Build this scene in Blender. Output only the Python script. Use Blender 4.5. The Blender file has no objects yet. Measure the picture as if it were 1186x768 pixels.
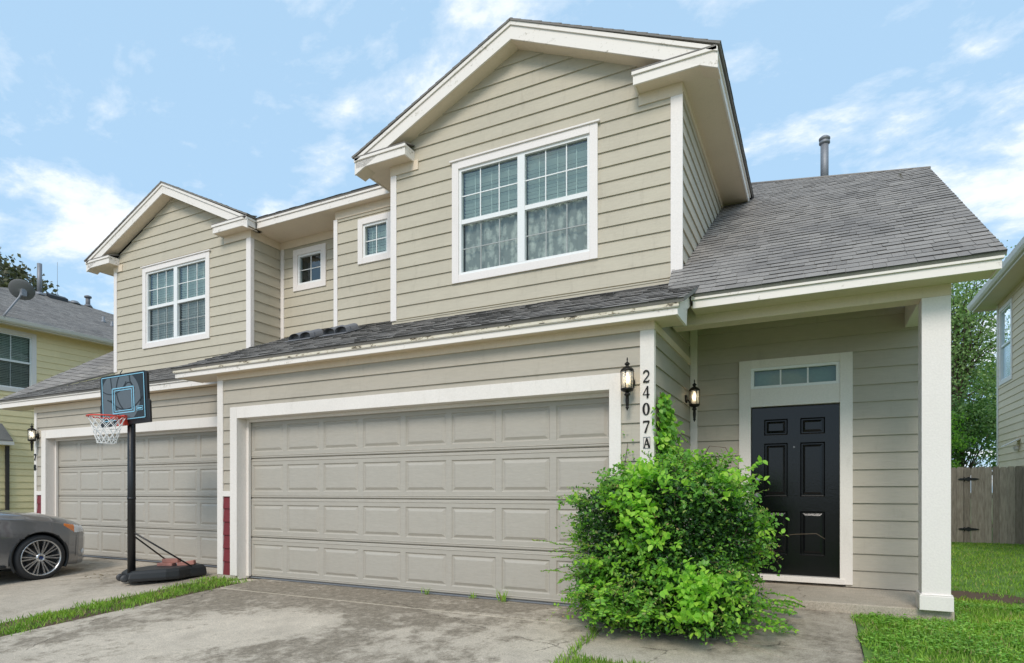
import bpy, bmesh, math, random
import numpy as np
from mathutils import Vector, Matrix
random.seed(7); rng = np.random.default_rng(7)
R = math.radians
C = bpy.context.scene.collection
scn = bpy.context.scene

# ------------------------------------------------------------------ materials
MATS = {}
def newmat(name):
    m = bpy.data.materials.new(name); m.use_nodes = True
    nt = m.node_tree; nt.nodes.clear()
    out = nt.nodes.new('ShaderNodeOutputMaterial')
    MATS[name] = m
    return m, nt, out
def nd(nt, t, **k):
    n = nt.nodes.new(t)
    for a, v in k.items():
        if a in n.inputs: n.inputs[a].default_value = v
        else: setattr(n, a, v)
    return n
def lk(nt, a, b): nt.links.new(a, b)
def ramp(nt, fac, stops):
    r = nd(nt, 'ShaderNodeValToRGB'); e = r.color_ramp.elements
    while len(e) < len(stops): e.new(0.5)
    for el, (p, c) in zip(e, stops):
        el.position = p; el.color = (*c, 1) if len(c) == 3 else c
    lk(nt, fac, r.inputs['Fac']); return r.outputs['Color']
def mix(nt, fac, a, b, blend='MIX'):
    m = nd(nt, 'ShaderNodeMix', data_type='RGBA', blend_type=blend)
    for s, v in ((m.inputs[0], fac), (m.inputs[6], a), (m.inputs[7], b)):
        if hasattr(v, 'is_linked') or hasattr(v, 'node'): lk(nt, v, s)
        else: s.default_value = v if not isinstance(v, tuple) else (*v, 1)[:4]
    return m.outputs[2]
def noise(nt, scale, detail=4, rough=.55, vec=None, stretch=None, dist=0):
    n = nd(nt, 'ShaderNodeTexNoise', Scale=scale, Detail=detail, Roughness=rough, Distortion=dist)
    tc = nd(nt, 'ShaderNodeTexCoord'); v = tc.outputs['Object']
    if stretch:
        mp = nd(nt, 'ShaderNodeMapping'); mp.inputs['Scale'].default_value = stretch
        lk(nt, v, mp.inputs['Vector']); v = mp.outputs['Vector']
    lk(nt, v, n.inputs['Vector'])
    return n.outputs['Fac']
def mth(nt, op, a, b=0.0, clamp=False):
    m = nd(nt, 'ShaderNodeMath', operation=op, use_clamp=clamp)
    for s, v in ((m.inputs[0], a), (m.inputs[1], b)):
        if hasattr(v, 'node'): lk(nt, v, s)
        else: s.default_value = v
    return m.outputs[0]
def rpi(nt):
    g = nd(nt, 'ShaderNodeNewGeometry'); return g.outputs['Random Per Island']
def bsdf(nt, out, col, rough=.6, metal=0, bump=None, bstr=.3, bdist=.005, spec=.5, coat=0):
    b = nd(nt, 'ShaderNodeBsdfPrincipled')
    if hasattr(col, 'node'): lk(nt, col, b.inputs['Base Color'])
    else: b.inputs['Base Color'].default_value = (*col, 1)
    if hasattr(rough, 'node'): lk(nt, rough, b.inputs['Roughness'])
    else: b.inputs['Roughness'].default_value = rough
    b.inputs['Metallic'].default_value = metal
    b.inputs['Specular IOR Level'].default_value = spec
    b.inputs['Coat Weight'].default_value = coat
    if bump is not None:
        bp = nd(nt, 'ShaderNodeBump', Strength=bstr, Distance=bdist)
        lk(nt, bump, bp.inputs['Height']); lk(nt, bp.outputs['Normal'], b.inputs['Normal'])
    lk(nt, b.outputs[0], out.inputs['Surface'])
    return b

def paint(name, c, var=.06, dirt=.25, rough=.6, grain=(1, 1, 1), gcol=(.22, .19, .14)):
    m, nt, out = newmat(name)
    ri = rpi(nt)
    a = tuple(x * (1 - var) for x in c); b = tuple(min(1, x * (1 + var)) for x in c)
    col = mix(nt, ri, a, b)
    big = noise(nt, 1.3, 5, .6)
    col = mix(nt, mth(nt, 'MULTIPLY', mth(nt, 'SUBTRACT', big, .45, True), dirt * 1.6, True), col, gcol)
    st = noise(nt, 7, 6, .7, stretch=(1.4, 1.4, .35))
    f = mth(nt, 'MULTIPLY', mth(nt, 'SUBTRACT', st, .56, True), dirt * 4, True)
    col = mix(nt, f, col, gcol)
    g = noise(nt, 60, 5, .6, stretch=grain)
    col = mix(nt, .5, col, ramp(nt, g, [(.3, (.90,) * 3), (.7, (1.08,) * 3)]), 'MULTIPLY')
    bsdf(nt, out, col, rough, bump=g, bstr=.4, bdist=.004)
    return m
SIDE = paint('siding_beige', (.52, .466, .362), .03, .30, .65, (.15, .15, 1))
SIDE_SHADE = paint('siding_beige_shaded', (.445, .398, .325), .03, .3, .65, (.15, .15, 1))  # darker copy of the beige siding, lower-wall shade put into its colour
SIDEY = paint('siding_yellow', (.92, .755, .43), .04, .12, .65, (.15, .15, 1))
SIDEN = paint('siding_cream', (.76, .62, .44), .04, .12, .65, (.15, .15, 1))
SIDER = paint('siding_red', (.17, .018, .024), .1, .15, .6, (.15, .15, 1), gcol=(.08, .03, .02))
TRIM = paint('trim_white', (.80, .74, .68), .03, .22, .5, gcol=(.34, .30, .22))
TRIMW = paint('trim_bright_white', (.84, .775, .73), .02, .10, .45, gcol=(.4, .36, .28))
SOFF = paint('soffit_paint', (.78, .65, .50), .03, .2, .6, gcol=(.3, .24, .15))
DOORG = paint('garage_door_paint', (.425, .39, .333), .0, .34, .45, (.2, .2, 1), gcol=(.36, .31, .25))
VINYL = paint('window_vinyl', (.83, .83, .81), .0, .05, .3)

def fascia_mat():
    m, nt, out = newmat('fascia_weathered')
    n1 = noise(nt, 3.5, 6, .7, stretch=(.6, .6, 2.5))
    n2 = noise(nt, 22, 5, .7)
    f = mth(nt, 'MULTIPLY', mth(nt, 'SUBTRACT', mth(nt, 'MULTIPLY', mth(nt, 'ADD', n1, n2), .5), .56, True), 9, True)
    col = mix(nt, f, (.85, .785, .72), (.36, .31, .23))
    bsdf(nt, out, col, .55, bump=n2, bstr=.2)
    return m
FASC = fascia_mat()
def worn_edge():
    m, nt, out = newmat('worn_drip_board')
    n1 = noise(nt, 5, 6, .75, stretch=(1, 1, 2))
    col = ramp(nt, n1, [(.38, (.035, .032, .028)), (.42, (.25, .2, .13)), (.46, (.70, .63, .50)), (.7, (.80, .74, .65))])
    bsdf(nt, out, col, .8, bump=n1, bstr=.5)
    return m
WORN = worn_edge()

def shingle_mat(name, base, warm=0):
    m, nt, out = newmat(name)
    ri = rpi(nt)
    b = base
    col = ramp(nt, ri, [(0, (b * .82, b * .775, b * .73)), (.3, (b * .95, b * .895, b * .84)), (.6, (b * 1.03, b * .97, b * .91)), (.85, (b * 1.12, b * 1.055, b * .98)), (1, (b * .88, b * .83, b * .79))])
    gr = noise(nt, 420, 2, .8)
    col = mix(nt, .75, col, ramp(nt, gr, [(.3, (.25, .25, .25)), (.7, (1.6, 1.55, 1.5))]), 'MULTIPLY')
    big = noise(nt, .9, 5, .65)
    col = mix(nt, mth(nt, 'MULTIPLY', mth(nt, 'SUBTRACT', big, .5, True), 2.6, True), col, (b * .42, b * .40, b * .40))
    bsdf(nt, out, col, .92, bump=gr, bstr=.6, bdist=.003, spec=.25)
    return m
SHING = shingle_mat('asphalt_shingle', .30)
SHINGD = shingle_mat('asphalt_shingle_dark', .25)
SHINGF = shingle_mat('asphalt_shingle_neighbour', .26)

def concrete_mat(name, base, dirt, seed=0, dark=.48, wm=(1, .87, .705)):
    m, nt, out = newmat(name)
    n0 = noise(nt, .55, 8, .62, stretch=(1, .55, 1), dist=.6)
    n1 = noise(nt, 3.2, 8, .7)
    n2 = noise(nt, 38, 6, .75)
    n3 = noise(nt, 260, 3, .8)
    c = ramp(nt, n1, [(.3, tuple(base * .78 * w for w in wm)), (.55, tuple(base * w for w in wm)), (.75, tuple(base * 1.2 * w for w in wm))])
    nh = noise(nt, 8.5, 7, .75); tco = nd(nt, 'ShaderNodeTexCoord'); sx = nd(nt, 'ShaderNodeSeparateXYZ'); lk(nt, tco.outputs['Object'], sx.inputs[0])
    near = mth(nt, 'MULTIPLY', mth(nt, 'SUBTRACT', sx.outputs[1], 4.5, False), .05); near = mth(nt, 'MAXIMUM', mth(nt, 'MINIMUM', near, .05), -.01)
    s = mth(nt, 'ADD', mth(nt, 'ADD', mth(nt, 'MULTIPLY', n0, .46), mth(nt, 'MULTIPLY', n1, .32)), mth(nt, 'ADD', mth(nt, 'MULTIPLY', nh, .22), near))
    f = mth(nt, 'MULTIPLY', mth(nt, 'SUBTRACT', s, dark, True), 9 * dirt, True)
    f = mth(nt, 'MULTIPLY', f, ramp(nt, noise(nt, 14, 7, .8), [(.30, (.45,) * 3), (.55, (1,) * 3)]))
    c = mix(nt, mth(nt, 'MULTIPLY', f, .84), c, (base * .27, base * .222, base * .16))
    n4 = noise(nt, 95, 3, .75)
    c = mix(nt, .75, c, ramp(nt, n4, [(.28, (.45, .43, .40)), (.5, (1, 1, 1)), (.72, (1.35, 1.33, 1.3))]), 'MULTIPLY')
    c = mix(nt, .4, c, ramp(nt, n3, [(.3, (.55, .55, .55)), (.7, (1.35, 1.33, 1.3))]), 'MULTIPLY')
    # hairline cracks
    vo = nd(nt, 'ShaderNodeTexVoronoi', feature='DISTANCE_TO_EDGE', Scale=.42); tcv = nd(nt, 'ShaderNodeTexCoord')
    nz = nd(nt, 'ShaderNodeTexNoise', Scale=2.2, Detail=8.0, Roughness=.7); lk(nt, tcv.outputs['Object'], nz.inputs['Vector'])
    vm = nd(nt, 'ShaderNodeMix', data_type='VECTOR'); vm.inputs[0].default_value = .22; lk(nt, tcv.outputs['Object'], vm.inputs[4]); lk(nt, nz.outputs['Color'], vm.inputs[5]); lk(nt, vm.outputs[1], vo.inputs['Vector'])
    ck = ramp(nt, vo.outputs['Distance'], [(0, (1,) * 3), (.0035, (0,) * 3)])
    ck = mth(nt, 'MULTIPLY', ck, ramp(nt, n1, [(.47, (0,) * 3), (.56, (.8,) * 3)]))
    c = mix(nt, ck, c, (.05, .04, .03))
    sp = ramp(nt, n2, [(.64, (0, 0, 0)), (.70, (1, 1, 1))])
    c = mix(nt, mth(nt, 'MULTIPLY', sp, .45), c, (base * 1.45, base * 1.38, base * 1.25))
    h = mth(nt, 'ADD', mth(nt, 'MULTIPLY', n2, .7), n3)
    bsdf(nt, out, c, .9, bump=h, bstr=.35, bdist=.006, spec=.3)
    return m
CONC = concrete_mat('concrete_driveway', .58, 1.7, dark=.468)
CONCL = concrete_mat('concrete_driveway_pale', .54, .9, dark=.50)
CONCW = concrete_mat('concrete_walk', .52, 1.0, dark=.485)
CONCP = concrete_mat('concrete_porch', .52, .6, dark=.50)

def simple(name, c, rough=.5, metal=0, var=0, spec=.5, coat=0, nscale=30, bstr=.1):
    m, nt, out = newmat(name)
    n = noise(nt, nscale, 4, .6)
    col = mix(nt, n, tuple(x * (1 - .12 - var) for x in c), tuple(min(1, x * (1.12 + var)) for x in c))
    bsdf(nt, out, col, rough, metal, bump=n, bstr=bstr, bdist=.002, spec=spec, coat=coat)
    return m
ASPH_SHADE = simple('asphalt_edge_shadow', (.045, .043, .04), .95)  # black asphalt cut edges, which also paint the shadow line under each shingle course
BLACK = simple('black_paint', (.012, .012, .013), .35)
BLACKD = simple('black_door_paint', (.004, .0045, .0055), .12, nscale=70, bstr=.25, spec=.4)
BRONZE = simple('dark_bronze', (.022, .019, .016), .4, .6)
DARK = simple('dark_void', (.006, .006, .006), .9)
PLAST = simple('black_plastic', (.02, .021, .022), .5, nscale=60)
METAL = simple('galvanised_metal', (.26, .27, .29), .6, .6)
GREYV = simple('grey_vent_plastic', (.16, .16, .17), .6)
RED = simple('red_orange_metal', (.65, .06, .035), .4)
NETW = simple('white_net_cord', (.85, .85, .83), .8)
BRICK = simple('red_brick', (.42, .19, .15), .9, var=.25, nscale=14, bstr=.5)
BARK = simple('bark', (.10, .075, .055), .95, var=.3, nscale=12, bstr=.8)
TWIG = simple('twig', (.09, .06, .035), .8)
SOIL = simple('soil', (.10, .062, .038), 1, var=.35, nscale=18, bstr=1)
TYRE = simple('tyre_rubber', (.022, .022, .023), .75, nscale=50)
RIMM = simple('alloy', (.62, .62, .62), .25, .9)
BLUE = simple('light_blue_line', (.25, .55, .72), .4)
BGREY = simple('board_grey', (.10, .12, .135), .3)
BDARK = simple('board_dark', (.012, .016, .018), .3)
BLIND = simple('blind_slat', (.88, .90, .84), .5, var=0)
MUNTD = simple('screened_muntin', (.36, .38, .37), .6)
CARB = None
def carpaint():
    m, nt, out = newmat('car_paint_graphite')
    n = noise(nt, 900, 2, .6)
    c = mix(nt, n, (.19, .195, .21), (.29, .295, .31))
    b = bsdf(nt, out, c, .22, .75, coat=1.0); b.inputs['Coat Roughness'].default_value = .04
    return m
CARP = carpaint()
def lampglass(name, c, rough=.1, alpha=.6):
    m, nt, out = newmat(name)
    t = nd(nt, 'ShaderNodeBsdfTransparent'); t.inputs[0].default_value = (*c, 1)
    g = nd(nt, 'ShaderNodeBsdfGlossy'); g.inputs['Roughness'].default_value = rough
    d = nd(nt, 'ShaderNodeBsdfDiffuse'); d.inputs[0].default_value = (*c, 1)
    lw = nd(nt, 'ShaderNodeLayerWeight'); lw.inputs['Blend'].default_value = .5
    mx = nd(nt, 'ShaderNodeMixShader'); mx.inputs[0].default_value = 1 - alpha
    lk(nt, t.outputs[0], mx.inputs[1]); lk(nt, d.outputs[0], mx.inputs[2])
    m2 = nd(nt, 'ShaderNodeMixShader')
    lk(nt, mth(nt, 'ADD', mth(nt, 'MULTIPLY', lw.outputs['Fresnel'], .8), .06, True), m2.inputs[0])
    lk(nt, mx.outputs[0], m2.inputs[1]); lk(nt, g.outputs[0], m2.inputs[2])
    lk(nt, m2.outputs[0], out.inputs['Surface'])
    return m
LGL = lampglass('lantern_glass', (.95, .90, .78), .15, .45)
HLG = lampglass('headlight_glass', (.93, .94, .95), .03, .15)
ORANGE = simple('orange_marker', (.85, .22, .03), .15, coat=1)
def winglass(name, tint, refl, rough=.0):
    m, nt, out = newmat(name)
    t = nd(nt, 'ShaderNodeBsdfTransparent'); t.inputs[0].default_value = (*tint, 1)
    g = nd(nt, 'ShaderNodeBsdfGlossy'); g.inputs['Roughness'].default_value = rough; g.inputs[0].default_value = (.85, .95, 1, 1)
    wv = noise(nt, 1.6, 2, .5)
    bp = nd(nt, 'ShaderNodeBump', Strength=.12, Distance=.05); lk(nt, wv, bp.inputs['Height']); lk(nt, bp.outputs[0], g.inputs['Normal'])
    lw = nd(nt, 'ShaderNodeLayerWeight'); lw.inputs['Blend'].default_value = .25
    m2 = nd(nt, 'ShaderNodeMixShader')
    lk(nt, mth(nt, 'ADD', mth(nt, 'MULTIPLY', lw.outputs['Fresnel'], .9), refl, True), m2.inputs[0])
    lk(nt, t.outputs[0], m2.inputs[1]); lk(nt, g.outputs[0], m2.inputs[2])
    lk(nt, m2.outputs[0], out.inputs['Surface'])
    return m
GLASS = winglass('window_glass', (.84, .95, .91), .10)
GLASSD = winglass('window_glass_screened', (.74, .79, .77), .06, .25)
CARGL = winglass('car_glass', (.08, .09, .09), .12)
def curtain():
    m, nt, out = newmat('lace_curtain')
    v = nd(nt, 'ShaderNodeTexVoronoi', Scale=11.0); v.inputs['Randomness'].default_value = .8
    tc = nd(nt, 'ShaderNodeTexCoord'); mp = nd(nt, 'ShaderNodeMapping'); mp.inputs['Scale'].default_value = (1, 1, .45)
    lk(nt, tc.outputs['Object'], mp.inputs['Vector']); lk(nt, mp.outputs[0], v.inputs['Vector'])
    n = noise(nt, 24, 4, .7)
    s = mth(nt, 'ADD', v.outputs['Distance'], mth(nt, 'MULTIPLY', n, .9))
    c = ramp(nt, s, [(.50, (.88, .88, .82)), (.85, (.62, .64, .60)), (1.1, (.38, .40, .38))])
    bsdf(nt, out, c, .9)
    return m
CURT = curtain()
def emis(name, c, s):
    m, nt, out = newmat(name); e = nd(nt, 'ShaderNodeEmission', Strength=s); e.inputs[0].default_value = (*c, 1)
    lk(nt, e.outputs[0], out.inputs['Surface']); return m
BULB = emis('lit_bulb', (1, .86, .66), 12)
BULBW = emis('lit_bulb_white', (1, .93, .82), 7)

def leafmat(name, stops, trans=.35, rough=.45, big=.0):
    m, nt, out = newmat(name)
    col = ramp(nt, rpi(nt), stops)
    if big:
        pn = noise(nt, 1.9, 5, .65)
        col = mix(nt, big, col, ramp(nt, pn, [(.33, (.62, .66, .6)), (.5, (1, 1, 1)), (.62, (1.15, 1.05, .9)), (.74, (1.5, 1.05, .9))]), 'MULTIPLY')
    b = nd(nt, 'ShaderNodeBsdfPrincipled'); b.inputs['Roughness'].default_value = rough
    b.inputs['Specular IOR Level'].default_value = .35
    lk(nt, col, b.inputs['Base Color'])
    t = nd(nt, 'ShaderNodeBsdfTranslucent'); lk(nt, mix(nt, 1.0, col, (1.3, 1.5, .6), 'MULTIPLY'), t.inputs[0])
    mx = nd(nt, 'ShaderNodeMixShader'); mx.inputs[0].default_value = trans
    lk(nt, b.outputs[0], mx.inputs[1]); lk(nt, t.outputs[0], mx.inputs[2])
    lk(nt, mx.outputs[0], out.inputs['Surface'])
    return m
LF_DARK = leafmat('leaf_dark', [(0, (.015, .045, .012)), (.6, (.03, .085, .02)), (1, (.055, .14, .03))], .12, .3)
LF_MID = leafmat('leaf_mid', [(0, (.085, .23, .03)), (.5, (.14, .34, .045)), (.9, (.21, .43, .065)), (1, (.30, .34, .10))], .35, .4)
LF_BRI = leafmat('leaf_bright', [(0, (.20, .45, .04)), (.6, (.32, .60, .06)), (1, (.44, .66, .09))], .4, .45)
LF_SPR = leafmat('leaf_spray', [(0, (.15, .35, .04)), (.7, (.27, .48, .07)), (.9, (.42, .46, .14)), (1, (.5, .27, .14))], .35, .45)
LF_TREE = leafmat('leaf_tree', [(0, (.13, .21, .08)), (.5, (.21, .32, .12)), (1, (.34, .45, .19))], .35, .6)
LF_TREED = leafmat('leaf_tree_dark', [(0, (.05, .12, .04)), (.5, (.10, .20, .06)), (1, (.17, .29, .09))], .3, .6)
LF_TREEB = leafmat('leaf_tree_bright', [(0, (.11, .25, .03)), (.5, (.19, .38, .05)), (1, (.3, .48, .08))], .4, .6)
LF_OAK = leafmat('leaf_oak_grey', [(0, (.05, .055, .035)), (.5, (.10, .10, .06)), (1, (.16, .16, .09))], .2, .6)
GRASS = leafmat('grass_blade', [(0, (.15, .29, .035)), (.5, (.26, .46, .06)), (.85, (.36, .56, .09)), (.93, (.44, .46, .17)), (1, (.50, .42, .22))], .3, .5, .9)
CLOVER = leafmat('clover_leaf', [(0, (.14, .33, .04)), (.5, (.24, .50, .07)), (1, (.35, .60, .11))], .3, .5, .8)
def groundmat():
    m, nt, out = newmat('ground_earth_grass')
    n = noise(nt, 2.2, 7, .7); n2 = noise(nt, 45, 5, .7)
    c = ramp(nt, n, [(.3, (.11, .13, .05)), (.5, (.15, .175, .07)), (.68, (.20, .19, .09)), (.8, (.24, .19, .12))])
    c = mix(nt, .5, c, ramp(nt, n2, [(.3, (.4,) * 3), (.7, (1.5,) * 3)]), 'MULTIPLY')
    bsdf(nt, out, c, 1, bump=n2, bstr=.8, bdist=.02)
    return m
GRND = groundmat()
m_, nt_, out_ = newmat('lawn_ground')
bsdf(nt_, out_, ramp(nt_, noise(nt_, 3, 7, .7), [(.3, (.07, .15, .025)), (.55, (.13, .25, .04)), (.7, (.17, .24, .06)), (.8, (.2, .17, .08))]), 1, bump=noise(nt_, 45, 5, .7), bstr=.8, bdist=.02)
LAWNM = m_
def fencemat():
    m, nt, out = newmat('weathered_cedar')
    ri = rpi(nt)
    c = ramp(nt, ri, [(0, (.27, .23, .195)), (.5, (.36, .31, .265)), (1, (.45, .39, .335))])
    n = noise(nt, 9, 6, .7, stretch=(3, 3, .35))
    c = mix(nt, .8, c, ramp(nt, n, [(.3, (.5, .47, .45)), (.65, (1.25, 1.25, 1.25))]), 'MULTIPLY')
    bsdf(nt, out, c, .95, bump=n, bstr=.4)
    return m
CEDAR = fencemat()

# ------------------------------------------------------------------ mesh builder
class MB:
    def __init__(s): s.v = []; s.f = []; s.m = []; s.sm = []; s.mi = 0
    def add(s, vs, fs, smooth=False):
        o = len(s.v); s.v += [tuple(v) for v in vs]
        for f in fs: s.f.append(tuple(i + o for i in f)); s.m.append(s.mi); s.sm.append(smooth)
    def box(s, x0, x1, y0, y1, z0, z1):
        s.add([(x0, y0, z0), (x1, y0, z0), (x1, y1, z0), (x0, y1, z0), (x0, y0, z1), (x1, y0, z1), (x1, y1, z1), (x0, y1, z1)],
              [(0, 3, 2, 1), (4, 5, 6, 7), (0, 1, 5, 4), (1, 2, 6, 5), (2, 3, 7, 6), (3, 0, 4, 7)])
    def fbox(s, F, u0, u1, v0, v1, n0, n1):
        P = [F(u, v, n) for n in (n0, n1) for u, v in ((u0, v0), (u1, v0), (u1, v1), (u0, v1))]
        s.add(P, [(0, 3, 2, 1), (4, 5, 6, 7), (0, 1, 5, 4), (1, 2, 6, 5), (2, 3, 7, 6), (3, 0, 4, 7)])
    def prism(s, pts, d):      # pts 3D loop, d extrude vector
        n = len(pts); d = Vector(d)
        P = [Vector(p) for p in pts]; P += [p + d for p in P]
        s.add(P, [tuple(range(n))[::-1], tuple(range(n, 2 * n))] + [(i, (i + 1) % n, n + (i + 1) % n, n + i) for i in range(n)])
    def tube(s, pts, r, seg=8, smooth=True, cap=True):
        pts = [Vector(p) for p in pts]; n = len(pts)
        rs = r if isinstance(r, (list, tuple)) else [r] * n
        vs = []; prev = None
        for i, p in enumerate(pts):
            t = (pts[min(i + 1, n - 1)] - pts[max(i - 1, 0)]).normalized()
            a = prev if prev else (Vector((0, 0, 1)) if abs(t.z) < .9 else Vector((1, 0, 0)))
            x = (a - t * a.dot(t)).normalized(); y = t.cross(x); prev = x
            for k in range(seg):
                w = 2 * math.pi * k / seg
                vs.append(p + x * math.cos(w) * rs[i] + y * math.sin(w) * rs[i])
        fs = [(i * seg + k, i * seg + (k + 1) % seg, (i + 1) * seg + (k + 1) % seg, (i + 1) * seg + k) for i in range(n - 1) for k in range(seg)]
        if cap: fs += [tuple(range(seg))[::-1], tuple((n - 1) * seg + k for k in range(seg))]
        s.add(vs, fs, smooth)
    def lathe(s, c, prof, seg=16, axis=(0, 0, 1), smooth=True, cap=True):  # prof: (r, h)
        ax = Vector(axis).normalized(); a = Vector((1, 0, 0)) if abs(ax.x) < .9 else Vector((0, 1, 0))
        x = (a - ax * a.dot(ax)).normalized(); y = ax.cross(x); c = Vector(c)
        vs = [c + ax * h + (x * math.cos(2 * math.pi * k / seg) + y * math.sin(2 * math.pi * k / seg)) * r for r, h in prof for k in range(seg)]
        n = len(prof)
        fs = [(i * seg + k, i * seg + (k + 1) % seg, (i + 1) * seg + (k + 1) % seg, (i + 1) * seg + k) for i in range(n - 1) for k in range(seg)]
        if cap: fs += [tuple(range(seg))[::-1], tuple((n - 1) * seg + k for k in range(seg))]
        s.add(vs, fs, smooth)
    def build(s, name, mats, parent=None, bevel=0):
        me = bpy.data.meshes.new(name)
        off = world_off(parent)
        me.from_pydata([(v[0] - off[0], v[1] - off[1], v[2] - off[2]) for v in s.v], [], s.f)
        mats = mats if isinstance(mats, (list, tuple)) else [mats]
        for m in mats: me.materials.append(m)
        me.polygons.foreach_set('material_index', s.m); me.polygons.foreach_set('use_smooth', s.sm)
        me.update()
        o = bpy.data.objects.new(name, me); C.objects.link(o)
        if parent: o.parent = parent
        if bevel:
            b = o.modifiers.new('bevel', 'BEVEL'); b.width = bevel; b.segments = 2; b.limit_method = 'ANGLE'
        return o
def world_off(p):
    o = Vector((0, 0, 0))
    while p: o += p.location; p = p.parent
    return o
def tag(o, label=None, cat=None, group=None, kind=None):
    if label: o['label'] = label
    if cat: o['category'] = cat
    if group: o['group'] = group
    if kind: o['kind'] = kind
    return o
def thing(name, label, cat, loc=(0, 0, 0), group=None):
    o = bpy.data.objects.new(name, None); C.objects.link(o); o.location = loc; o.empty_display_size = .2
    return tag(o, label, cat, group)

def frame(O, U, N):
    O, U, N = Vector(O), Vector(U), Vector(N)
    return lambda u, v, n=0: O + U * u + N * n + Vector((0, 0, v))
def Fx(y):   # wall facing -y at depth y : u = world x
    return frame((0, y, 0), (1, 0, 0), (0, -1, 0))
def Fy(x, s=1):   # wall facing +x (s=1) or -x : u = world y
    return frame((x, 0, 0), (0, 1, 0), (s, 0, 0))

def clip(poly, cl):
    # Sutherland-Hodgman, cl convex CCW
    out = poly
    for i in range(len(cl)):
        a = cl[i]; b = cl[(i + 1) % len(cl)]
        inp = out; out = []
        def side(p): return (b[0] - a[0]) * (p[1] - a[1]) - (b[1] - a[1]) * (p[0] - a[0])
        for j in range(len(inp)):
            p = inp[j]; q = inp[(j + 1) % len(inp)]
            sp, sq = side(p), side(q)
            if sp >= -1e-9: out.append(p)
            if (sp > 1e-9 and sq < -1e-9) or (sp < -1e-9 and sq > 1e-9):
                t = sp / (sp - sq); out.append((p[0] + (q[0] - p[0]) * t, p[1] + (q[1] - p[1]) * t))
        if len(out) < 3: return []
    return out

def siding(name, F, poly, holes, mat, parent, z0, lap=.178, red=None):
    mb = MB(); us = [p[0] for p in poly]; vs = [p[1] for p in poly]
    ua, ub, va, vb = min(us), max(us), min(vs), max(vs)
    k = int(math.floor((va - z0) / lap))
    while z0 + k * lap < vb:
        a = z0 + k * lap; b = a + lap; k += 1
        # board joints
        joints = [ua - .01]; x = ua + random.uniform(.8, 3.6)
        while x < ub - .5: joints.append(x); x += random.uniform(2.4, 3.66)
        joints.append(ub + .01)
        for j in range(len(joints) - 1):
            segs = [(joints[j] + (.0004 if j else 0), joints[j + 1] - .0004, a, b)]
            for (h0, h1, g0, g1) in holes:
                ns = []
                for (x0, x1, c, d) in segs:
                    if h1 <= x0 or h0 >= x1 or g1 <= c or g0 >= d: ns.append((x0, x1, c, d)); continue
                    if h0 > x0: ns.append((x0, h0, c, d))
                    if h1 < x1: ns.append((h1, x1, c, d))
                    m0, m1 = max(x0, h0), min(x1, h1)
                    if g0 > c: ns.append((m0, m1, c, g0))
                    if g1 < d: ns.append((m0, m1, g1, d))
                segs = ns
            for (x0, x1, c, d) in segs:
                if x1 - x0 < .003 or d - c < .002: continue
                P = clip([(x0, c), (x1, c), (x1, d), (x0, d)], poly)
                if len(P) < 3: continue
                dep = lambda v: .003 + .017 * (1 - (v - a) / lap)
                o = len(P)
                V = [F(u, v, dep(v)) for u, v in P]
                fs = [tuple(range(o))]
                extra = []
                for i in range(o):
                    p, q = P[i], P[(i + 1) % o]
                    if abs(p[1] - q[1]) < 1e-6 and abs(p[1] - a) < 1e-6:
                        n = len(V) + len(extra)
                        extra += [F(p[0], p[1] + .0, -.002), F(q[0], q[1], -.002)]
                        fs.append((i, n, n + 1, (i + 1) % o))
                mb.add(V + extra, fs)
                mb.add([F(u, v, -.002) for u, v in P], [tuple(range(o))])
    return mb.build(name, mat, parent)

def shingles(name, O, U, V, poly, mats, parent, expo=.14, deck=.03, rnd=1.0, v0=0.0):
    O, U, V = Vector(O), Vector(U).normalized(), Vector(V).normalized(); N = U.cross(V).normalized()
    if N.z < 0: N = -N
    F = lambda u, v, n: O + U * u + V * v + N * n
    A = sum(poly[i][0] * poly[(i + 1) % len(poly)][1] - poly[(i + 1) % len(poly)][0] * poly[i][1] for i in range(len(poly)))
    if A < 0: poly = poly[::-1]
    mats = [mats, ASPH_SHADE]
    mb = MB(); us = [p[0] for p in poly]; vs = [p[1] for p in poly]
    n = len(poly)
    top = [F(u, v, 0) for u, v in poly]; bot = [F(u, v, -deck) for u, v in poly]
    mb.add(top + bot, [tuple(range(n)), tuple(range(n, 2 * n))[::-1]] + [(i, n + i, n + (i + 1) % n, (i + 1) % n) for i in range(n)])
    v = min(vs)
    while v < max(vs):
        x = min(us) - random.uniform(0, .3)
        while x < max(us):
            w = random.choice([.09, .12, .15, .17, .2]) * random.uniform(.85, 1.15)
            jit = random.choice([0, 0, .006, .014, .02]) * rnd
            t0 = random.choice([.004, .005, .007, .009]) * rnd + .001
            va = v + jit if v > min(vs) + .01 else v - .004
            P = clip([(x + .0015, va), (x + w - .0015, va), (x + w - .0015, v + expo + .02), (x + .0015, v + expo + .02)], poly if v > min(vs) + .01 else [(p[0], p[1] - (.01 if p[1] < min(vs) + .01 else 0)) for p in poly])
            if len(P) >= 3:
                o = len(P); T = []
                for u, q in P: T.append(F(u, q, .002 + t0 * max(0, 1 - (q - v) / (expo + .02))))
                B = [F(u, q, -.001) for u, q in P]
                mb.mi = 0; mb.add(T + B, [tuple(range(o))] + [(i, o + i, o + (i + 1) % o, (i + 1) % o) for i in range(o)])
                for e in range(o):
                    if T[e] is not None and abs(P[e][1] - va) < 1e-6 and abs(P[(e + 1) % o][1] - va) < 1e-6: mb.m[-o + e] = 1
            x += w
        v += expo
    return mb.build(name, mats, parent)

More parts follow.
